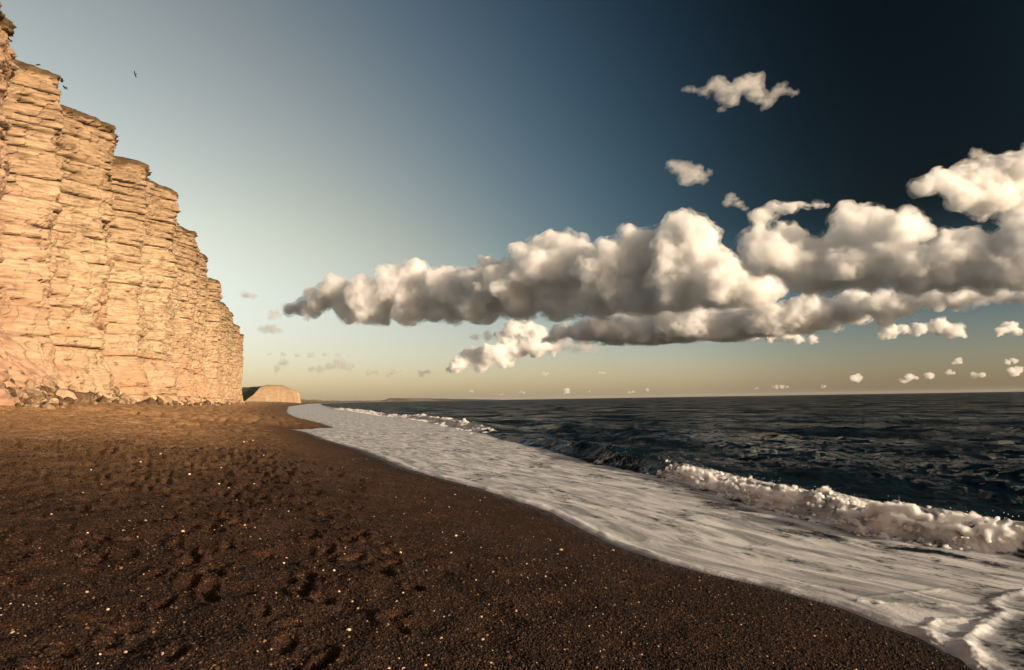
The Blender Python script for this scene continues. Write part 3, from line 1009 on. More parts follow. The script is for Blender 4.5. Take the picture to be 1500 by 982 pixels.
fi = np.argmax(G[:360, :, 2] > 3.5, axis=0)
fp = G[fi, np.arange(ncol)]
fp = fp[(fp[:, 1] > 20) & (fp[:, 1] < 418)]
fp = fp[np.argsort(fp[:, 1])]
foot_y = fp[:, 1]
foot_x = smooth1(fp[:, 0], 6, 1.0)
def foot(yq):
    """seaward edge of the cliff foot at forward distance yq"""
    return np.interp(yq, foot_y, foot_x)

dark_rocks = [rock_mesh(100 + k, M_ROCK) for k in range(7)]
pale_rocks = [rock_mesh(200 + k, M_PALEROCK) for k in range(4)]
rk = random.Random(5)
GROUPR = 'boulders fallen along the cliff foot'
def boulder(x, y, size, me, label, sink=.28):
    o = bpy.data.objects.new('boulder', me)
    z = float(beach_h(np.array([x]), np.array([y]))[0][0])
    z += max(0, foot(y) + .6 - x) * .9
    o.location = (x, y, z + size * (.5 - sink))
    o.rotation_euler = (rk.uniform(-.3, .3), rk.uniform(-.3, .3), rk.uniform(0, 6.28))
    o.scale = (size * rk.uniform(.9, 1.2), size * rk.uniform(.9, 1.1), size * rk.uniform(.85, 1.1))
    link(o)
    return tag(o, label, 'boulder', GROUPR)

boulder(foot(66) + 1.2, 67.2, 1.5, pale_rocks[0], 'largest pale rounded boulder at the foot of the near buttress')
boulder(foot(70) - .8, 70.5, .85, pale_rocks[1], 'pale boulder resting just above the row of dark boulders')
for k, (yy_, off, sz) in enumerate(((68.2, 2.0, 1.0), (70.5, 1.9, 1.2), (72.0, 2.3, 1.0), (74.0, 2.4, 1.1), (75.8, 2.8, .8), (77.5, 1.6, 1.2), (80, 1.9, 1.0), (83.5, 1.4, 1.5), (88, 1.4, 1.5), (91, 1.6, .9), (69, 1.0, .9), (94, 1.2, 1.1), (97, 1.2, .9), (102, 1.2, 1.0))):
    boulder(foot(yy_) + off, yy_, sz, dark_rocks[k % 7], 'large dark brown boulder in the front row at the cliff foot')
for k in range(270):
    t_ = rk.random() ** 1.7
    yy_ = 61 + t_ * 210
    off = rk.gauss(.4, 1.3)
    sz = min(1.3, .30 + rk.expovariate(3.2)) * (1.0 - .3 * t_)
    dk = rk.random() < .66
    me_ = rk.choice(dark_rocks) if dk else rk.choice(pale_rocks)
    size_w = 'small' if sz < .5 else ('middling' if sz < .9 else 'big')
    where = 'piled against the talus of the near buttress' if yy_ < 84 else ('in the rubble below the middle buttresses' if yy_ < 135 else 'in the thinning rubble below the far buttresses')
    boulder(foot(yy_) + off, yy_, sz, me_, '%s %s sandstone rock %s' % (size_w, 'dark brown' if dk else 'pale', where))

# loose rubble between them, uncountable
n = 2600
yq = 56 + (rs.uniform(size=n) ** 1.3) * 350
xq = foot(yq) + rs.normal(.3, 1.3, n)
zq, _ = beach_h(xq, yq)
sz = .10 + rs.exponential(.16, n)
stc = rs.uniform(.6, 1.3, (n, 3))
IV0, IF0 = ico(1)
zq = zq + np.clip(foot(yq) + .6 - xq, 0, None) * .9
bv, bf = blobs(np.stack([xq, yq, zq + sz * .2], -1), sz, (IV1, IF1), stc)
bv = bv + .06 * np.stack([noise3(bv * 4 + 9 * k, 6) for k in range(3)], -1)
me = mesh_from('rubble', bv, bf, [M_ROCK, M_PALEROCK], smooth=False)
mi = np.repeat((rs.uniform(size=n) < .45).astype(np.int32), len(IF1))
me.polygons.foreach_set('material_index', mi)
tag(link(bpy.data.objects.new('rubble', me)), 'broken sandstone rubble scattered along the cliff foot', 'rubble', kind='stuff')

# ------------------------------------------------------------------ shingle and pale pebbles
M_SHINGLE = mat_pebble('shingle_stones', [(0, (.008, .004, .0026)), (.40, (.015, .0075, .0045)), (.70, (.026, .0132, .0078)), (.88, (.045, .024, .014)), (.955, (.085, .048, .028)), (.986, (.17, .10, .06)), (.996, (.34, .24, .15))])
M_PALE = mat_pebble('pale_pebbles', [(0, (.42, .29, .18)), (.35, (.55, .42, .29)), (.7, (.62, .50, .37))])
hidden = bpy.data.collections.new('shingle_shapes')
for k in range(5):
    rr = random.Random(300 + k)
    vv = IV1 * np.array([rr.uniform(.85, 1.2), rr.uniform(.7, 1.0), rr.uniform(.5, .8)])
    vv = vv + .07 * np.stack([noise3(vv * 1.8 + k * 5 + j, 7) for j in range(3)], -1)
    hidden.objects.link(bpy.data.objects.new('shingle_stone', mesh_from('shingle_stone', vv, IF1, [M_SHINGLE])))

n = 330000
u_ = rs.uniform(1 / 26., 1 / 2.6, n)                # thins out with distance
rr_ = 1 / u_
aa = np.radians(rs.uniform(-47, 34, n))
xq, yq = np.sin(aa) * rr_, np.cos(aa) * rr_
zq, bq = beach_h(xq, yq)
ok = bq > .12
xq, yq, zq, rr_ = xq[ok], yq[ok], zq[ok], rr_[ok]
sz = (.0035 + rs.gamma(2.0, .0016, len(xq))) * (1 + rr_ * .035)
me = bpy.data.meshes.new('shingle')
me.vertices.add(len(xq))
me.vertices.foreach_set('co', np.stack([xq, yq, zq + sz * .25], -1).astype(np.float32).ravel())
fattr(me, 'size', sz)
shingle = tag(link(bpy.data.objects.new('shingle', me)), 'dark brown pea shingle covering the near beach', 'shingle', kind='stuff')
ng = bpy.data.node_groups.new('scatter_shingle', 'GeometryNodeTree')
ng.interface.new_socket('Geometry', in_out='INPUT', socket_type='NodeSocketGeometry')
ng.interface.new_socket('Geometry', in_out='OUTPUT', socket_type='NodeSocketGeometry')
gi, go = ng.nodes.new('NodeGroupInput'), ng.nodes.new('NodeGroupOutput')
ci = ng.nodes.new('GeometryNodeCollectionInfo')
ci.inputs['Collection'].default_value = hidden
ci.inputs['Separate Children'].default_value = True
ip = ng.nodes.new('GeometryNodeInstanceOnPoints')
ip.inputs['Pick Instance'].default_value = True
rv = ng.nodes.new('FunctionNodeRandomValue'); rv.data_type = 'FLOAT_VECTOR'
rv.inputs[0].default_value = (-.5, -.5, 0); rv.inputs[1].default_value = (.5, .5, 6.28)
na = ng.nodes.new('GeometryNodeInputNamedAttribute'); na.data_type = 'FLOAT'
na.inputs['Name'].default_value = 'size'
L_ = ng.links.new
L_(gi.outputs[0], ip.inputs['Points']); L_(ci.outputs[0], ip.inputs['Instance'])
L_(rv.outputs[0], ip.inputs['Rotation']); L_(na.outputs[0], ip.inputs['Scale'])
L_(ip.outputs[0], go.inputs[0])
shingle.modifiers.new('scatter', 'NODES').node_group = ng

pebs = []
for k in range(4):
    rr = random.Random(400 + k)
    vv = IV2 * np.array([1.0, rr.uniform(.7, .95), rr.uniform(.55, .75)])
    vv = vv + .06 * np.stack([noise3(vv * 1.3 + k * 5 + j, 9) for j in range(3)], -1)
    pebs.append(mesh_from('pebble', vv, IF2, [M_PALE]))
def pebble(x, y, size, label, grp='pale pebbles lying on the shingle'):
    o = bpy.data.objects.new('pebble', rk.choice(pebs))
    z = float(beach_h(np.array([x]), np.array([y]))[0][0])
    o.location = (x, y, z + size * .42)
    o.rotation_euler = (rk.uniform(-.3, .3), rk.uniform(-.3, .3), rk.uniform(0, 6.28))
    o.scale = (size,) * 3
    tag(link(o), label, 'pebble', grp)
PEBS = [(-2.42, 4.38, 0.016), (-2.5, 4.25, 0.011), (-3.61, 7.58, 0.022), (-1.62, 5.02, 0.014), (-2.42, 4.1, 0.009), (-1.17, 4.48, 0.014), (0.62, 9.54, 0.03), (-1.19, 5.0, 0.02), (-0.72, 4.5, 0.014), (-1.23, 4.33, 0.012), (-1.32, 5.66, 0.015), (-1.47, 5.84, 0.013), (-0.97, 5.72, 0.013), (-0.95, 5.91, 0.013), (-0.81, 4.48, 0.014), (-1.23, 7.49, 0.018), (-0.72, 7.79, 0.017), (-1.37, 7.4, 0.017), (-1.75, 7.16, 0.015), (-1.66, 6.41, 0.015), (-1.75, 6.38, 0.014), (-1.95, 6.64, 0.013), (-2.25, 6.88, 0.015), (-0.81, 9.54, 0.02), (-4.13, 7.35, 0.013), (-6.4, 13.64, 0.029), (-6.68, 15.77, 0.028), (-9.17, 17.91, 0.039), (-8.76, 16.21, 0.029), (-8.32, 13.6, 0.022), (-7.94, 12.56, 0.02), (-11.02, 29.11, 0.042), (-10.58, 27.03, 0.039), (-7.8, 21.52, 0.035), (-9.31, 25.94, 0.037), (-4.93, 13.13, 0.021), (-2.17, 6.56, 0.012), (-4.83, 9.53, 0.017), (-5.33, 12.5, 0.023)]
for (px, py, s_) in PEBS:
    pebble(px, py, s_, 'rounded pale pebble standing out on the dark shingle')
for k in range(70):
    y_ = 1 / rk.uniform(1 / 32., 1 / 4.2)
    b_ = 1.0 + abs(rk.gauss(0, 1)) * (3 + .25 * y_)
    pebble(float(xw(y_)) - b_, y_, rk.uniform(.005, .010) * (1 + .06 * y_), 'tiny pale pebble speckling the dark shingle', 'tiny pale pebbles speckling the beach')

# ------------------------------------------------------------------ two walkers and the birds
M_DARKCLOTH = mat_plain('dark_clothing', (.012, .012, .016), (.02, .02, .025), 9, .85)
M_SKIN = mat_plain('skin', (.36, .22, .15), (.40, .25, .18), 9, .6)
M_FEATHER = mat_plain('black_feathers', (.010, .010, .011), (.02, .02, .02), 9, .6)


def person(x, y, face, stride, label):
    J = {'pelvis': (0, 0, .93), 'spine': (0, .01, 1.15), 'chest': (0, .0, 1.36), 'neck': (0, .01, 1.5), 'head': (0, .03, 1.6), 'crown': (0, .03, 1.70)}
    for s, n_ in ((-1, 'l'), (1, 'r')):
        st = stride * s
        J['hip' + n_] = (.10 * s, 0, .90)
        J['knee' + n_] = (.11 * s, st * .5 + .05, .50)
        J['ankle' + n_] = (.11 * s, st, .09)
        J['toe' + n_] = (.12 * s, st + .17, .045)
        J['sho' + n_] = (.19 * s, 0, 1.42)
        J['elb' + n_] = (.26 * s, -st * .35 - .02, 1.14)
        J['wri' + n_] = (.25 * s, -st * .55 + .08, .90)
        J['hand' + n_] = (.25 * s, -st * .6 + .12, .81)
    R_ = {'pelvis': .155, 'spine': .145, 'chest': .165, 'neck': .06, 'head': .095, 'crown': .075, 'hip': .105, 'knee': .068, 'ankle': .05, 'toe': .04, 'sho': .075, 'elb': .055, 'wri': .042, 'hand': .035}
    ks = list(J)
    E_ = [('pelvis', 'spine'), ('spine', 'chest'), ('chest', 'neck'), ('neck', 'head'), ('head', 'crown')]
    for n_ in 'lr':
        E_ += [('pelvis', 'hip' + n_), ('hip' + n_, 'knee' + n_), ('knee' + n_, 'ankle' + n_), ('ankle' + n_, 'toe' + n_),
               ('chest', 'sho' + n_), ('sho' + n_, 'elb' + n_), ('elb' + n_, 'wri' + n_), ('wri' + n_, 'hand' + n_)]
    me = bpy.data.meshes.new('person')
    me.from_pydata([J[k] for k in ks], [(ks.index(a), ks.index(b)) for a, b in E_], [])
    o = bpy.data.objects.new('person', me)
    COL.objects.link(o)
    o.modifiers.new('skin', 'SKIN')
    for i, k in enumerate(ks):
        rr = R_.get(k) or R_[k[:-1]]
        me.skin_vertices[0].data[i].radius = (rr, rr * .85)
    me.skin_vertices[0].data[0].use_root = True
    o.modifiers.new('sub', 'SUBSURF').render_levels = 2
    o.modifiers['sub'].levels = 2
    dg = bpy.context.evaluated_depsgraph_get(); dg.update()
    m2 = bpy.data.meshes.new_from_object(o.evaluated_get(dg))
    o.modifiers.clear()
    o.data = m2
    m2.materials.clear()
    m2.materials.append(M_DARKCLOTH); m2.materials.append(M_SKIN)
    for p_ in m2.polygons:
        p_.use_smooth = True
        p_.material_index = 1 if (p_.center.z > 1.5 and p_.center.y > .02 and p_.center.z < 1.68) or (.74 < p_.center.z < .88 and abs(p_.center.x) > .2) else 0
    z = float(beach_h(np.array([x]), np.array([y]))[0][0])
    o.location = (x, y, z + .0)
    o.rotation_euler = (0, 0, face)
    tag(o, label, 'person', 'walkers on the far beach')

person(-168.0, 480, .3, .22, 'person in dark clothes walking on the far beach, on the cliff side of the pair')
person(-165.3, 481, .2, -.20, 'person in dark clothes walking on the far beach, on the seaward side of the pair')


def bird_mesh(span, flap):
    """crow-like bird: spindle body, broad fingered wings, wedge tail, in one skin"""
    V, F = [], []
    prof = [(-.26, .004), (-.20, .03), (-.08, .055), (.05, .06), (.14, .045), (.19, .038), (.23, .03), (.29, .004)]
    n_ = 8
    for (yy_, r_) in prof:
        for k in range(n_):
            a = 2 * math.pi * k / n_
            V.append((r_ * math.cos(a), yy_, r_ * .9 * math.sin(a)))
    for i in range(len(prof) - 1):
        for k in range(n_):
            F.append((i * n_ + k, i * n_ + (k + 1) % n_, (i + 1) * n_ + (k + 1) % n_, (i + 1) * n_ + k))
    def plate(top, th):
        b0 = len(V)
        for p_ in top: V.append((p_[0], p_[1], p_[2] + th))
        for p_ in top: V.append((p_[0], p_[1], p_[2] - th))
        m_ = len(top)
        F.append(tuple(range(b0, b0 + m_)))
        F.append(tuple(range(b0 + 2 * m_ - 1, b0 + m_ - 1, -1)))
        for k in range(m_):
            F.append((b0 + k, b0 + m_ + k, b0 + m_ + (k + 1) % m_, b0 + (k + 1) % m_))
    h_ = span / 2
    for s in (-1, 1):
        w_ = [(.02, .14), (.45, .17), (.78, .13), (.98, .05), (1.0, -.02), (.93, .0), (.95, -.07), (.86, -.04), (.87, -.11), (.76, -.08), (.5, -.10), (.2, -.11), (.02, -.10)]
        plate([(s * a * h_, b_, abs(a * h_) * flap) for a, b_ in w_], .006)
    plate([(.03, -.18, 0), (.10, -.42, 0), (.04, -.45, 0), (-.04, -.45, 0), (-.10, -.42, 0), (-.03, -.18, 0)], .005)
    me = bpy.data.meshes.new('bird')
    me.from_pydata(V, [], F)
    me.materials.append(M_FEATHER)
    return me
for (loc, rot, span, flap, lab) in (
        ((-74.02, 130, 68.14), (rad(8), rad(62), rad(80)), 1.3, .10, 'black bird gliding alone in open sky above the stepped cliff'),
        ((-54.5, 80, 42.3), (rad(10), rad(-40), rad(-60)), .60, .3, 'small black bird flying close beside the cliff edge, upper of two'),
        ((-54.05, 80, 41.35), (rad(0), rad(25), rad(60)), .65, .35, 'small black bird flying close beside the cliff edge, lower of two'),
        ((-49.6, 69, 38.6), (rad(10), rad(30), rad(-70)), .60, .25, 'small black bird passing in front of the topmost cliff strata')):
    o = bpy.data.objects.new('bird', bird_mesh(span, flap))
    o.location, o.rotation_euler = loc, rot
    tag(link(o), lab, 'bird', 'birds about the cliff top')

# ------------------------------------------------------------------ clouds (overlapping puffs merged into one lit volume each)
CLOUDS = [
    ('cloud_bank', 'long grey cumulus bank with one brilliant white dome rising from it', 'dense', 1180, [(-4130, 12942, 1803, 182), (-3671, 12665, 1836, 282), (-3144, 12492, 2033, 351), (-2553, 12091, 1812, 405), (-2904, 12289, 1659, 273), (-2038, 11934, 2000, 395), (-1763, 11952, 2243, 260), (-1547, 11864, 1762, 445), (-918, 11494, 1815, 432), (-1263, 11480, 2101, 254), (-435, 11097, 1950, 399), (12, 10681, 1782, 454), (-548, 11026, 1568, 312), (434, 10336, 1930, 400), (235, 10583, 2263, 235), (560, 10585, 2389, 251), (813, 10356, 2419, 185), (1055, 10198, 2188, 243), (957, 10333, 1921, 427), (1387, 9680, 1812, 413), (1478, 9673, 1591, 391), (1774, 9592, 2125, 248), (1906, 9498, 2220, 170), (2038, 9490, 1902, 336), (2243, 9274, 2296, 220), (2379, 8893, 2235, 216), (2602, 8900, 2104, 195), (2340, 9148, 1941, 381), (2621, 8852, 1818, 230), (2852, 8615, 1675, 156), (2226, 9126, 1535, 384), (2710, 8608, 1464, 289), (1947, 9588, 1520, 330), (3151, 8634, 1391, 306), (-2317, 12135, 1629, 267), (-1774, 11780, 1538, 261), (-1104, 11596, 1539, 275), (-557, 11174, 1464, 290), (117, 10871, 1480, 301), (695, 10482, 1471, 311), (1214, 9974, 1391, 299), (1736, 9525, 1319, 287), (2227, 9171, 1290, 274), (2664, 8780, 1244, 246)]),
    ('cumulus_cloud', 'towering cream cumulus mass with blue gaps piled beside the white dome', 'dense', 875, [(2683, 7093, 1889, 121), (2617, 7141, 1665, 143), (2822, 7120, 1998, 85), (2884, 7001, 1985, 70), (2973, 6958, 1978, 63), (3078, 6952, 1982, 56), (3152, 6883, 1961, 48), (3231, 6856, 1944, 41), (3534, 6650, 1568, 173), (3452, 6679, 1645, 134), (2925, 7149, 1662, 183), (2740, 6984, 1410, 284), (3077, 6882, 1277, 290), (3362, 6619, 1222, 282), (3058, 6973, 1488, 181), (3374, 6712, 1774, 149), (3289, 6776, 1567, 136), (3600, 6687, 1763, 159), (3739, 6470, 1588, 195), (3907, 6426, 1527, 141), (3625, 6701, 1509, 159), (3657, 6415, 1310, 235), (3795, 6281, 1169, 257), (4071, 6155, 1267, 262), (4427, 6129, 1255, 254), (4623, 5897, 1263, 293), (4025, 6201, 1099, 226), (4245, 6067, 1058, 220), (4433, 5828, 1034, 237), (4714, 5715, 1232, 258)]),
    ('cumulus_cloud', 'big bright cream cumulus heaped highest above the sea', 'dense', None, [(5273, 8534, 2605, 120), (5615, 8649, 2699, 206), (5978, 8723, 2754, 258), (6325, 8760, 2852, 292), (6633, 8687, 2878, 310), (7090, 8799, 3021, 361), (5751, 8481, 2447, 206), (6180, 8535, 2456, 258), (6757, 8773, 2537, 310), (7173, 8714, 2695, 344)]),
    ('cloud_bank', 'flat dark brownish cloud layer stretching below the cream cumulus', 'dense', 1050, [(700, 13986, 1215, 126), (1189, 13907, 1369, 221), (1578, 13653, 1310, 299), (2044, 13543, 1401, 375), (2611, 12996, 1229, 419), (3178, 12629, 1363, 461), (3869, 12412, 1252, 423), (4431, 11901, 1286, 411), (5053, 11667, 1344, 375), (5783, 11469, 1448, 305), (6228, 10829, 1421, 250), (6752, 10290, 1400, 187), (7192, 9893, 1375, 160), (7627, 9564, 1319, 193), (8253, 9399, 1284, 233), (2070, 13344, 1003, 160), (2730, 12991, 939, 196), (3297, 12660, 969, 166), (4112, 12420, 1074, 172), (8608, 8979, 1215, 225), (930, 13830, 1281, 195), (1364, 13570, 1318, 247), (1770, 13335, 1329, 324), (2304, 13097, 1297, 384), (2951, 13041, 1320, 427), (3504, 12440, 1299, 429), (3929, 12223, 1145, 285), (4290, 12197, 1186, 281), (4746, 11785, 1315, 381), (5485, 11702, 1412, 322), (5920, 10969, 1412, 266), (6555, 10647, 1423, 213), (7084, 10244, 1409, 163), (7441, 9762, 1351, 166), (8044, 9602, 1318, 209), (8407, 9154, 1245, 220)]),
    ('cumulus_cloud', 'row of small white puffs edging the top of the flat dark layer', 'dense', None, [(8800, 13974, 2248, 84), (9038, 13989, 2276, 98), (9252, 13953, 2237, 84), (9562, 13991, 2267, 98), (9854, 13966, 2244, 112), (10220, 14059, 2283, 126), (10522, 14050, 2234, 126), (10768, 14000, 2235, 140)]),
    ('cumulus_cloud', 'white topped cumulus under the grey bank with ragged dark scraps before it', 'dense', None, [(40, 18861, 1918, 247), (347, 18933, 2035, 228), (724, 18930, 1876, 228), (-286, 18933, 1759, 190), (950, 18951, 1722, 152), (-1159, 19126, 1232, 285), (-1488, 18902, 996, 228), (-574, 18826, 1280, 323), (-7, 19176, 1391, 342), (567, 19025, 1466, 323), (1068, 19134, 1428, 228), (-868, 18978, 914, 190), (-1731, 19064, 837, 133), (-203, 19035, 1021, 190)]),
    ('scrap_cloud', 'ragged dark scrap of cloud touching the white topped cumulus', 'soft', None, [(618, 9530, 711, 86), (744, 9533, 758, 114), (901, 9499, 685, 86), (1020, 9449, 708, 104), (1136, 9477, 671, 66), (-527, 9530, 883, 66), (-336, 9541, 891, 86), (-96, 9539, 896, 76), (95, 9489, 869, 57)]),
    ('cumulus_cloud', 'bright puffy cumulus trio just under the flat dark layer', 'dense', None, [(8346, 15031, 1367, 165), (8691, 15049, 1409, 135), (9012, 15028, 1417, 165), (9471, 15079, 1476, 210), (9732, 15006, 1342, 180), (8139, 15017, 1308, 90), (9974, 15017, 1264, 75)]),
    ('cumulus_cloud', 'single small bright cumulus right of the puffy trio', 'dense', None, [(10744, 14967, 1338, 120), (11014, 15084, 1406, 165), (11185, 15057, 1324, 105)]),
    ('cumulus_cloud', 'cream puffs hanging from the underside of the flat dark layer', 'dense', None, [(5022, 14939, 1290, 120), (5372, 15076, 1327, 135), (5751, 15083, 1292, 150), (6036, 15036, 1313, 180), (6290, 14934, 1209, 120), (6641, 15050, 1229, 105)]),
    ('scrap_cloud', 'ragged sunlit scrap of cloud highest in the dark blue', 'wisp', None, [(1148, 4189, 1955, 25), (1261, 4221, 1955, 38), (1348, 4209, 2002, 46), (1378, 4173, 1939, 50), (1467, 4178, 1958, 55), (1576, 4209, 2017, 55), (1587, 4205, 1923, 55), (1666, 4210, 1879, 34), (1743, 4219, 1955, 38), (1822, 4191, 1923, 25), (1419, 4177, 1860, 38), (1358, 4211, 1830, 21), (1630, 4190, 1826, 17), (1206, 4211, 1960, 25), (1295, 4185, 1964, 34), (1353, 4211, 1917, 29), (1374, 4210, 1893, 29), (1412, 4217, 1918, 38), (1451, 4202, 1920, 38), (1531, 4221, 2000, 46), (1573, 4183, 1959, 46), (1612, 4206, 1878, 29), (1646, 4196, 1851, 21), (1704, 4214, 1917, 29), (1782, 4208, 1940, 25)]),
    ('scrap_cloud', 'small round sunlit puff alone above the brilliant white dome', 'wisp', None, [(1135, 4599, 1617, 37), (1191, 4602, 1573, 55), (1255, 4566, 1531, 60), (1227, 4574, 1481, 46), (1321, 4604, 1504, 37), (1388, 4600, 1550, 18), (1167, 4616, 1603, 37), (1214, 4605, 1535, 41), (1244, 4580, 1512, 46), (1290, 4593, 1520, 41), (1356, 4607, 1529, 23)]),
    ('scrap_cloud', 'torn wisp beside the big bright cumulus top', 'wisp', None, [(3512, 5001, 1800, 35), (3545, 4979, 1755, 35), (3492, 5010, 1735, 25), (3607, 5008, 1780, 20), (3489, 4988, 1764, 25), (3536, 5002, 1784, 30), (3578, 4996, 1771, 25)]),
    ('scrap_cloud', 'thin torn wisp beside the brilliant white dome', 'wisp', None, [(1857, 5612, 1681, 34), (1825, 5592, 1617, 34), (1915, 5589, 1609, 34), (1973, 5600, 1564, 22), (1845, 5616, 1653, 28), (1881, 5586, 1644, 28), (1942, 5590, 1585, 22)]),
    ('scrap_cloud', 'small dark flat cloud just off the cliff edge', 'soft', None, [(-3518, 9508, 1044, 57), (-3414, 9540, 1045, 86), (-3266, 9501, 1010, 57), (-3340, 9495, 1020, 66)]),
    ('scrap_cloud', 'faint grey puff close beside the cliff edge', 'wisp', None, [(-3745, 9524, 1523, 57), (-3645, 9516, 1511, 48), (-3677, 9475, 1515, 48)]),
    ('scrap_cloud', 'tiny faint puff below the tip of the grey bank', 'wisp', None, [(-3503, 10032, 1321, 70), (-3535, 9982, 1255, 50), (-3518, 9988, 1286, 50)]),
    ('scrap_cloud', 'long thin grey streak of cloud low over the headland', 'soft', None, [(-4280, 12015, 868, 36), (-4032, 11996, 850, 48), (-3799, 12017, 836, 48), (-3545, 11976, 829, 60), (-3318, 12022, 841, 48), (-3067, 11981, 822, 48), (-2863, 11985, 807, 36)]),
    ('scrap_cloud', 'grey cloud scrap with a raised crest under the thin streak', 'soft', None, [(-3537, 12000, 578, 60), (-3365, 11984, 587, 84), (-3191, 12005, 633, 108), (-3047, 12052, 681, 108), (-2895, 12024, 617, 96)]),
    ('scrap_cloud', 'small grey cloud scrap above the headland', 'soft', None, [(-4100, 11957, 621, 72), (-4025, 11981, 693, 84), (-4150, 12003, 576, 48)]),
    ('scrap_cloud', 'grey fleck of cloud beyond the crested scrap', 'soft', None, [(-2950, 13999, 586, 70), (-2828, 14018, 598, 70)]),
    ('scrap_cloud', 'pair of broken grey flecks low over the far coast', 'soft', None, [(-2530, 13999, 537, 70), (-2413, 13964, 604, 70), (-2277, 13987, 630, 42), (-1864, 14035, 570, 84), (-1745, 13988, 594, 70)]),
    ('small_cumulus', 'tiny pale cumulus puff low over the sea horizon', 'far', None, [(13089, 26033, 683, 119), (12990, 25994, 591, 135), (13161, 26054, 578, 133), (13022, 26051, 617, 90), (12843, 25922, 655, 90)]),
    ('small_cumulus', 'tiny pale cumulus puff low over the sea horizon', 'far', None, [(15157, 26075, 634, 92), (15233, 26023, 632, 102), (15052, 25940, 580, 137), (15296, 25911, 578, 99), (15088, 26056, 620, 130)]),
    ('small_cumulus', 'tiny pale cumulus puff low over the sea horizon', 'far', None, [(15862, 26014, 698, 81), (15749, 26043, 689, 122), (15931, 26029, 603, 107), (15805, 25967, 665, 116), (15939, 26066, 627, 104)]),
    ('small_cumulus', 'tiny pale cumulus puff low over the sea horizon', 'far', None, [(17011, 25975, 1130, 74), (16998, 25985, 1236, 105), (16915, 25987, 1215, 77), (16793, 26028, 1121, 88), (17008, 26018, 1144, 107)]),
    ('small_cumulus', 'tiny pale cumulus puff low over the sea horizon', 'far', None, [(17578, 26081, 622, 123), (17797, 25932, 662, 89), (17611, 26065, 638, 121), (17759, 25967, 623, 85), (17873, 26030, 627, 114)]),
    ('small_cumulus', 'tiny pale cumulus puff low over the sea horizon', 'far', None, [(19010, 26004, 1241, 76), (18835, 25973, 1103, 65), (18818, 25969, 1101, 109), (19141, 26023, 1152, 97), (19154, 26009, 1155, 96)]),
    ('small_cumulus', 'tiny pale cumulus puff low over the sea horizon', 'far', None, [(19248, 26001, 822, 140), (18866, 25901, 810, 135), (18929, 25975, 820, 118), (19224, 25974, 853, 124), (18999, 25890, 669, 163)]),
    ('small_cumulus', 'tiny pale cumulus puff low over the sea horizon', 'far', None, [(2105, 26051, 236, 71), (2051, 25997, 242, 89), (2019, 26072, 238, 101), (2010, 25982, 332, 106), (2057, 25943, 297, 90)]),
    ('small_cumulus', 'tiny pale cumulus puff low over the sea horizon', 'far', None, [(3387, 26015, 984, 55), (3458, 26014, 929, 47), (3288, 25980, 963, 67), (3460, 26035, 931, 57), (3457, 26016, 947, 74)]),
    ('small_cumulus', 'tiny pale cumulus puff low over the sea horizon', 'far', None, [(1340, 26061, 953, 75), (1228, 26000, 892, 82), (1288, 25963, 963, 64), (1142, 26025, 945, 90), (1156, 26001, 964, 87)]),
    ('small_cumulus', 'tiny pale cumulus puff low over the sea horizon', 'far', None, [(10210, 26013, 332, 66), (10208, 25998, 329, 47), (10251, 26026, 317, 74), (10419, 26011, 311, 58), (10223, 26026, 317, 77)]),
    ('small_cumulus', 'tiny pale cumulus puff low over the sea horizon', 'far', None, [(14933, 26036, 440, 82), (14830, 25940, 458, 61), (14941, 26032, 484, 65), (14762, 25978, 491, 87), (14804, 25941, 439, 75)]),
    ('small_cumulus', 'tiny pale cumulus puff low over the sea horizon', 'far', None, [(16536, 25954, 750, 90), (16690, 25958, 728, 93), (16524, 26021, 745, 91), (16748, 25980, 760, 59), (16612, 25968, 856, 61)]),
    ('small_cumulus', 'tiny pale cumulus puff low over the sea horizon', 'far', None, [(-1535, 25987, 323, 46), (-1576, 25974, 359, 45), (-1533, 25970, 325, 41), (-1545, 25971, 325, 31), (-1616, 26007, 335, 46)]),
    ('small_cumulus', 'tiny pale cumulus puff low over the sea horizon', 'far', None, [(326, 25976, 304, 41), (449, 26040, 264, 54), (263, 26014, 267, 55), (424, 25970, 231, 42), (350, 25989, 272, 50)]),
    ('small_cumulus', 'tiny pale cumulus puff low over the sea horizon', 'far', None, [(2902, 25971, 263, 42), (2813, 26005, 233, 32), (2819, 25991, 251, 34), (2899, 25991, 272, 31), (2939, 25981, 230, 28)]),
    ('small_cumulus', 'tiny pale cumulus puff low over the sea horizon', 'far', None, [(4566, 26000, 227, 61), (4402, 25991, 203, 55), (4422, 25988, 208, 48), (4491, 26024, 192, 37), (4544, 25983, 212, 39)]),
    ('small_cumulus', 'tiny pale cumulus puff low over the sea horizon', 'far', None, [(5118, 26039, 332, 49), (5103, 26008, 264, 52), (5117, 25995, 312, 37), (5153, 25974, 261, 38), (5055, 26011, 284, 45)]),
    ('small_cumulus', 'tiny pale cumulus puff low over the sea horizon', 'far', None, [(9192, 26003, 267, 40), (9311, 25990, 279, 32), (9257, 26023, 286, 34), (9204, 26024, 273, 30), (9264, 26013, 313, 30)]),
    ('small_cumulus', 'tiny pale cumulus puff low over the sea horizon', 'far', None, [(10000, 26031, 279, 58), (9887, 26009, 326, 57), (9978, 25998, 299, 38), (10038, 25982, 292, 49), (10005, 25982, 349, 59)]),
    ('small_cumulus', 'tiny pale cumulus puff low over the sea horizon', 'far', None, [(11752, 26029, 273, 50), (11812, 25965, 282, 48), (11758, 26029, 357, 44), (11869, 26035, 312, 42), (11828, 25959, 322, 37)]),
    ('small_cumulus', 'tiny pale cumulus puff low over the sea horizon', 'far', None, [(-456, 25975, 198, 36), (-402, 26001, 209, 40), (-416, 25996, 215, 29), (-481, 25989, 177, 42), (-449, 25976, 185, 39)]),
]
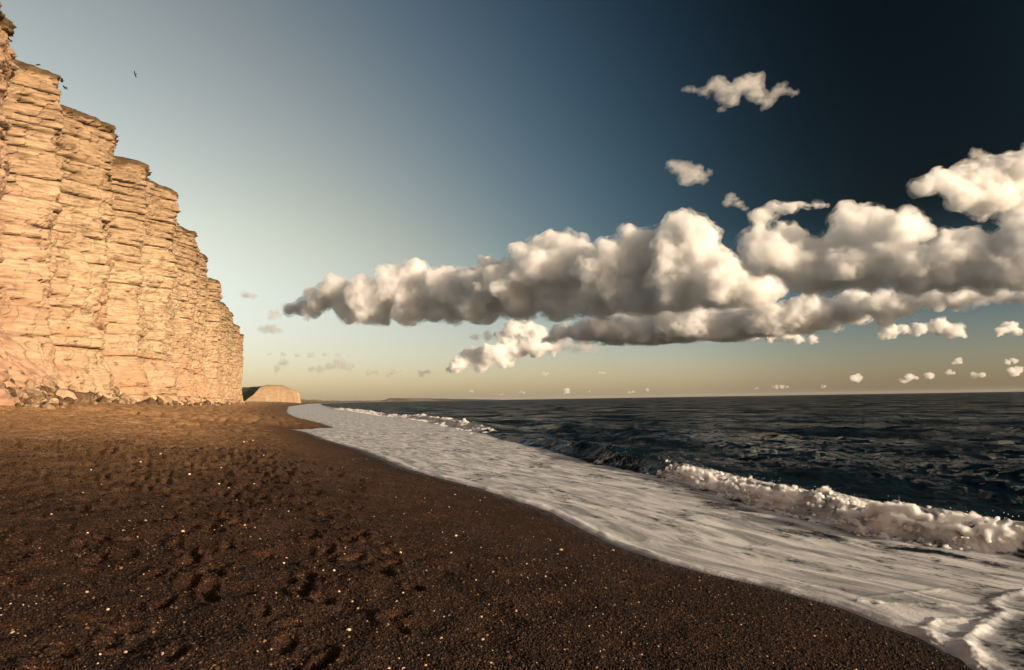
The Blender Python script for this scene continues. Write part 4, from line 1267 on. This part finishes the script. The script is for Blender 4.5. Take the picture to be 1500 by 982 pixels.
VAPOUR = {'dense': (mat_cloud('cumulus_core', .015, .12), mat_cloud('cumulus_rim', .0120, .15, .0075, .40, .60), mat_cloud('cumulus_veil', .0062, .2, .0085, .44, .64)),
          'soft': (mat_cloud('grey_rim', .0060, .3), mat_cloud('grey_veil', .0022, .3)),
          'wisp': (mat_cloud('wisp_rim', .0080, .2), mat_cloud('wisp_veil', .0042, .2)),
          'far': (mat_cloud('far_core', .0070, .25), mat_cloud('far_veil', .0025, .25))}
# (radius factor, outward offset, ragged displacement) of each nested layer, densest first
SHELLS = {'dense': ((.90, -.12, .9), (1.02, .01, 1.2), (1.09, .09, 2.0)), 'soft': ((.72, -.02, 1.2), (.95, .08, 1.8)),
          'wisp': ((.74, -.10, 1.5), (1.15, .08, 3.0)), 'far': ((.85, .0, 1.0), (1.0, .08, 1.5))}
LAYER = ('core', 'rim', 'veil')
for ci_, (nm, lab, kind, basez, rows) in enumerate(CLOUDS):
    rows = np.array(rows, float)
    R_ = np.random.RandomState(900 + ci_)
    cen, rd = [rows[:, :3]], [rows[:, 3] * 1.0]
    # children puffs on the skin of every puff
    for gen, (cnt, fac) in enumerate({'dense': ((26, .30), (6, .15)), 'soft': ((14, .40), (4, .2)), 'wisp': ((24, .34), (6, .18)), 'far': ((7, .45), (2, .3))}[kind]):
        pc, pr = cen[-1], rd[-1]
        dv = R_.normal(size=(len(pc) * cnt, 3)) * np.array([1.15, 1, 1])
        dv[:, 2] = dv[:, 2] * .8 + .18
        dv /= np.linalg.norm(dv, axis=1)[:, None]
        pp, rp = np.repeat(pc, cnt, 0), np.repeat(pr, cnt)
        reach = R_.uniform(.65, 1.0, len(pp)) if kind != 'wisp' else R_.uniform(.45, 1.05, len(pp))
        cen.append(pp + dv * (rp * reach)[:, None])
        rd.append(rp * fac * R_.uniform(.6, 1.4, len(pp)) / .9)
    cen, rd = np.concatenate(cen), np.concatenate(rd)
    Rm = float(rows[:, 3].mean())
    vox = Rm * {'dense': .096, 'soft': .13, 'wisp': .12, 'far': .18}[kind]
    org = rows[:, :3].mean(0)
    root = bpy.data.objects.new(nm, None)
    root.location = org
    tag(link(root), lab, 'cloud', {'far': 'tiny cumulus along the sea horizon'}.get(kind, 'clouds over the sea'))
    for li, ((rf, off, rag), cm) in enumerate(zip(SHELLS[kind], VAPOUR[kind])):
        vx = vox * (1 + .45 * li)
        okr = rd * rf > vx * .7
        bv, bf = blobs(cen[okr] - org, rd[okr] * rf, (IV1, IF1), np.tile([1.42, 1.18, .80] if kind != 'wisp' else [1.5, 1.2, .8], (int(okr.sum()), 1)))
        vv, nn, qf = remeshed(bv, bf, vx)
        dsp = sum(a_ * Rm * (np.abs(noise3(vv / (Rm * s_), 10 + j)) - .38) for j, (a_, s_) in enumerate(((.42, 1.1), (.26, .45), (.17, .2), (.09, .1))))
        if li:                                       # thin torn edge
            dsp = dsp + rag * .11 * Rm * noise3(vv / (Rm * .6), 30 + li) + rag * .08 * Rm * noise3(vv / (Rm * .22), 33 + li)
        vv = vv + nn * (dsp + off * Rm)[:, None]
        if basez is not None:
            bz = basez - org[2] - li * .05 * Rm + .16 * Rm * noise3(np.stack([vv[:, 0], vv[:, 1], vv[:, 2] * 0], -1) / Rm, 5)
            if ci_ == 0:                             # the far end of the long bank rides higher
                bz = bz + .046 * np.clip(1500 - vv[:, 0] - org[0], 0, None)
            lowm = vv[:, 2] < bz
            vv[lowm, 2] = bz[lowm] + (vv[lowm, 2] - bz[lowm]) * .15
        vv, nn, qf = remeshed(vv, qf, vx)
        if len(qf) == 0:
            continue
        part = LAYER[li if len(VAPOUR[kind]) == 3 else li + 1]
        link(bpy.data.objects.new(part, mesh_from(part, vv, qf, [cm])), root)

# ------------------------------------------------------------------ sea haze
bm = bmesh.new()
bmesh.ops.create_cube(bm, size=1.0)
me = bpy.data.meshes.new('haze')
bm.to_mesh(me); bm.free()
m, t, out = material('sea_haze')
hv = t.n('ShaderNodeVolumePrincipled', None, Density=HAZE)
hv.inputs['Color'].default_value = rgb(.93, .95, .97)
t.link(hv.outputs[0], out.inputs['Volume'])
me.materials.append(m)
hz = bpy.data.objects.new('haze', me)
hz.location, hz.scale = (0, 0, 44), (64000, 64000, 100)
tag(link(hz), 'thin even sea haze between the beach and the far coast', 'haze', kind='stuff')
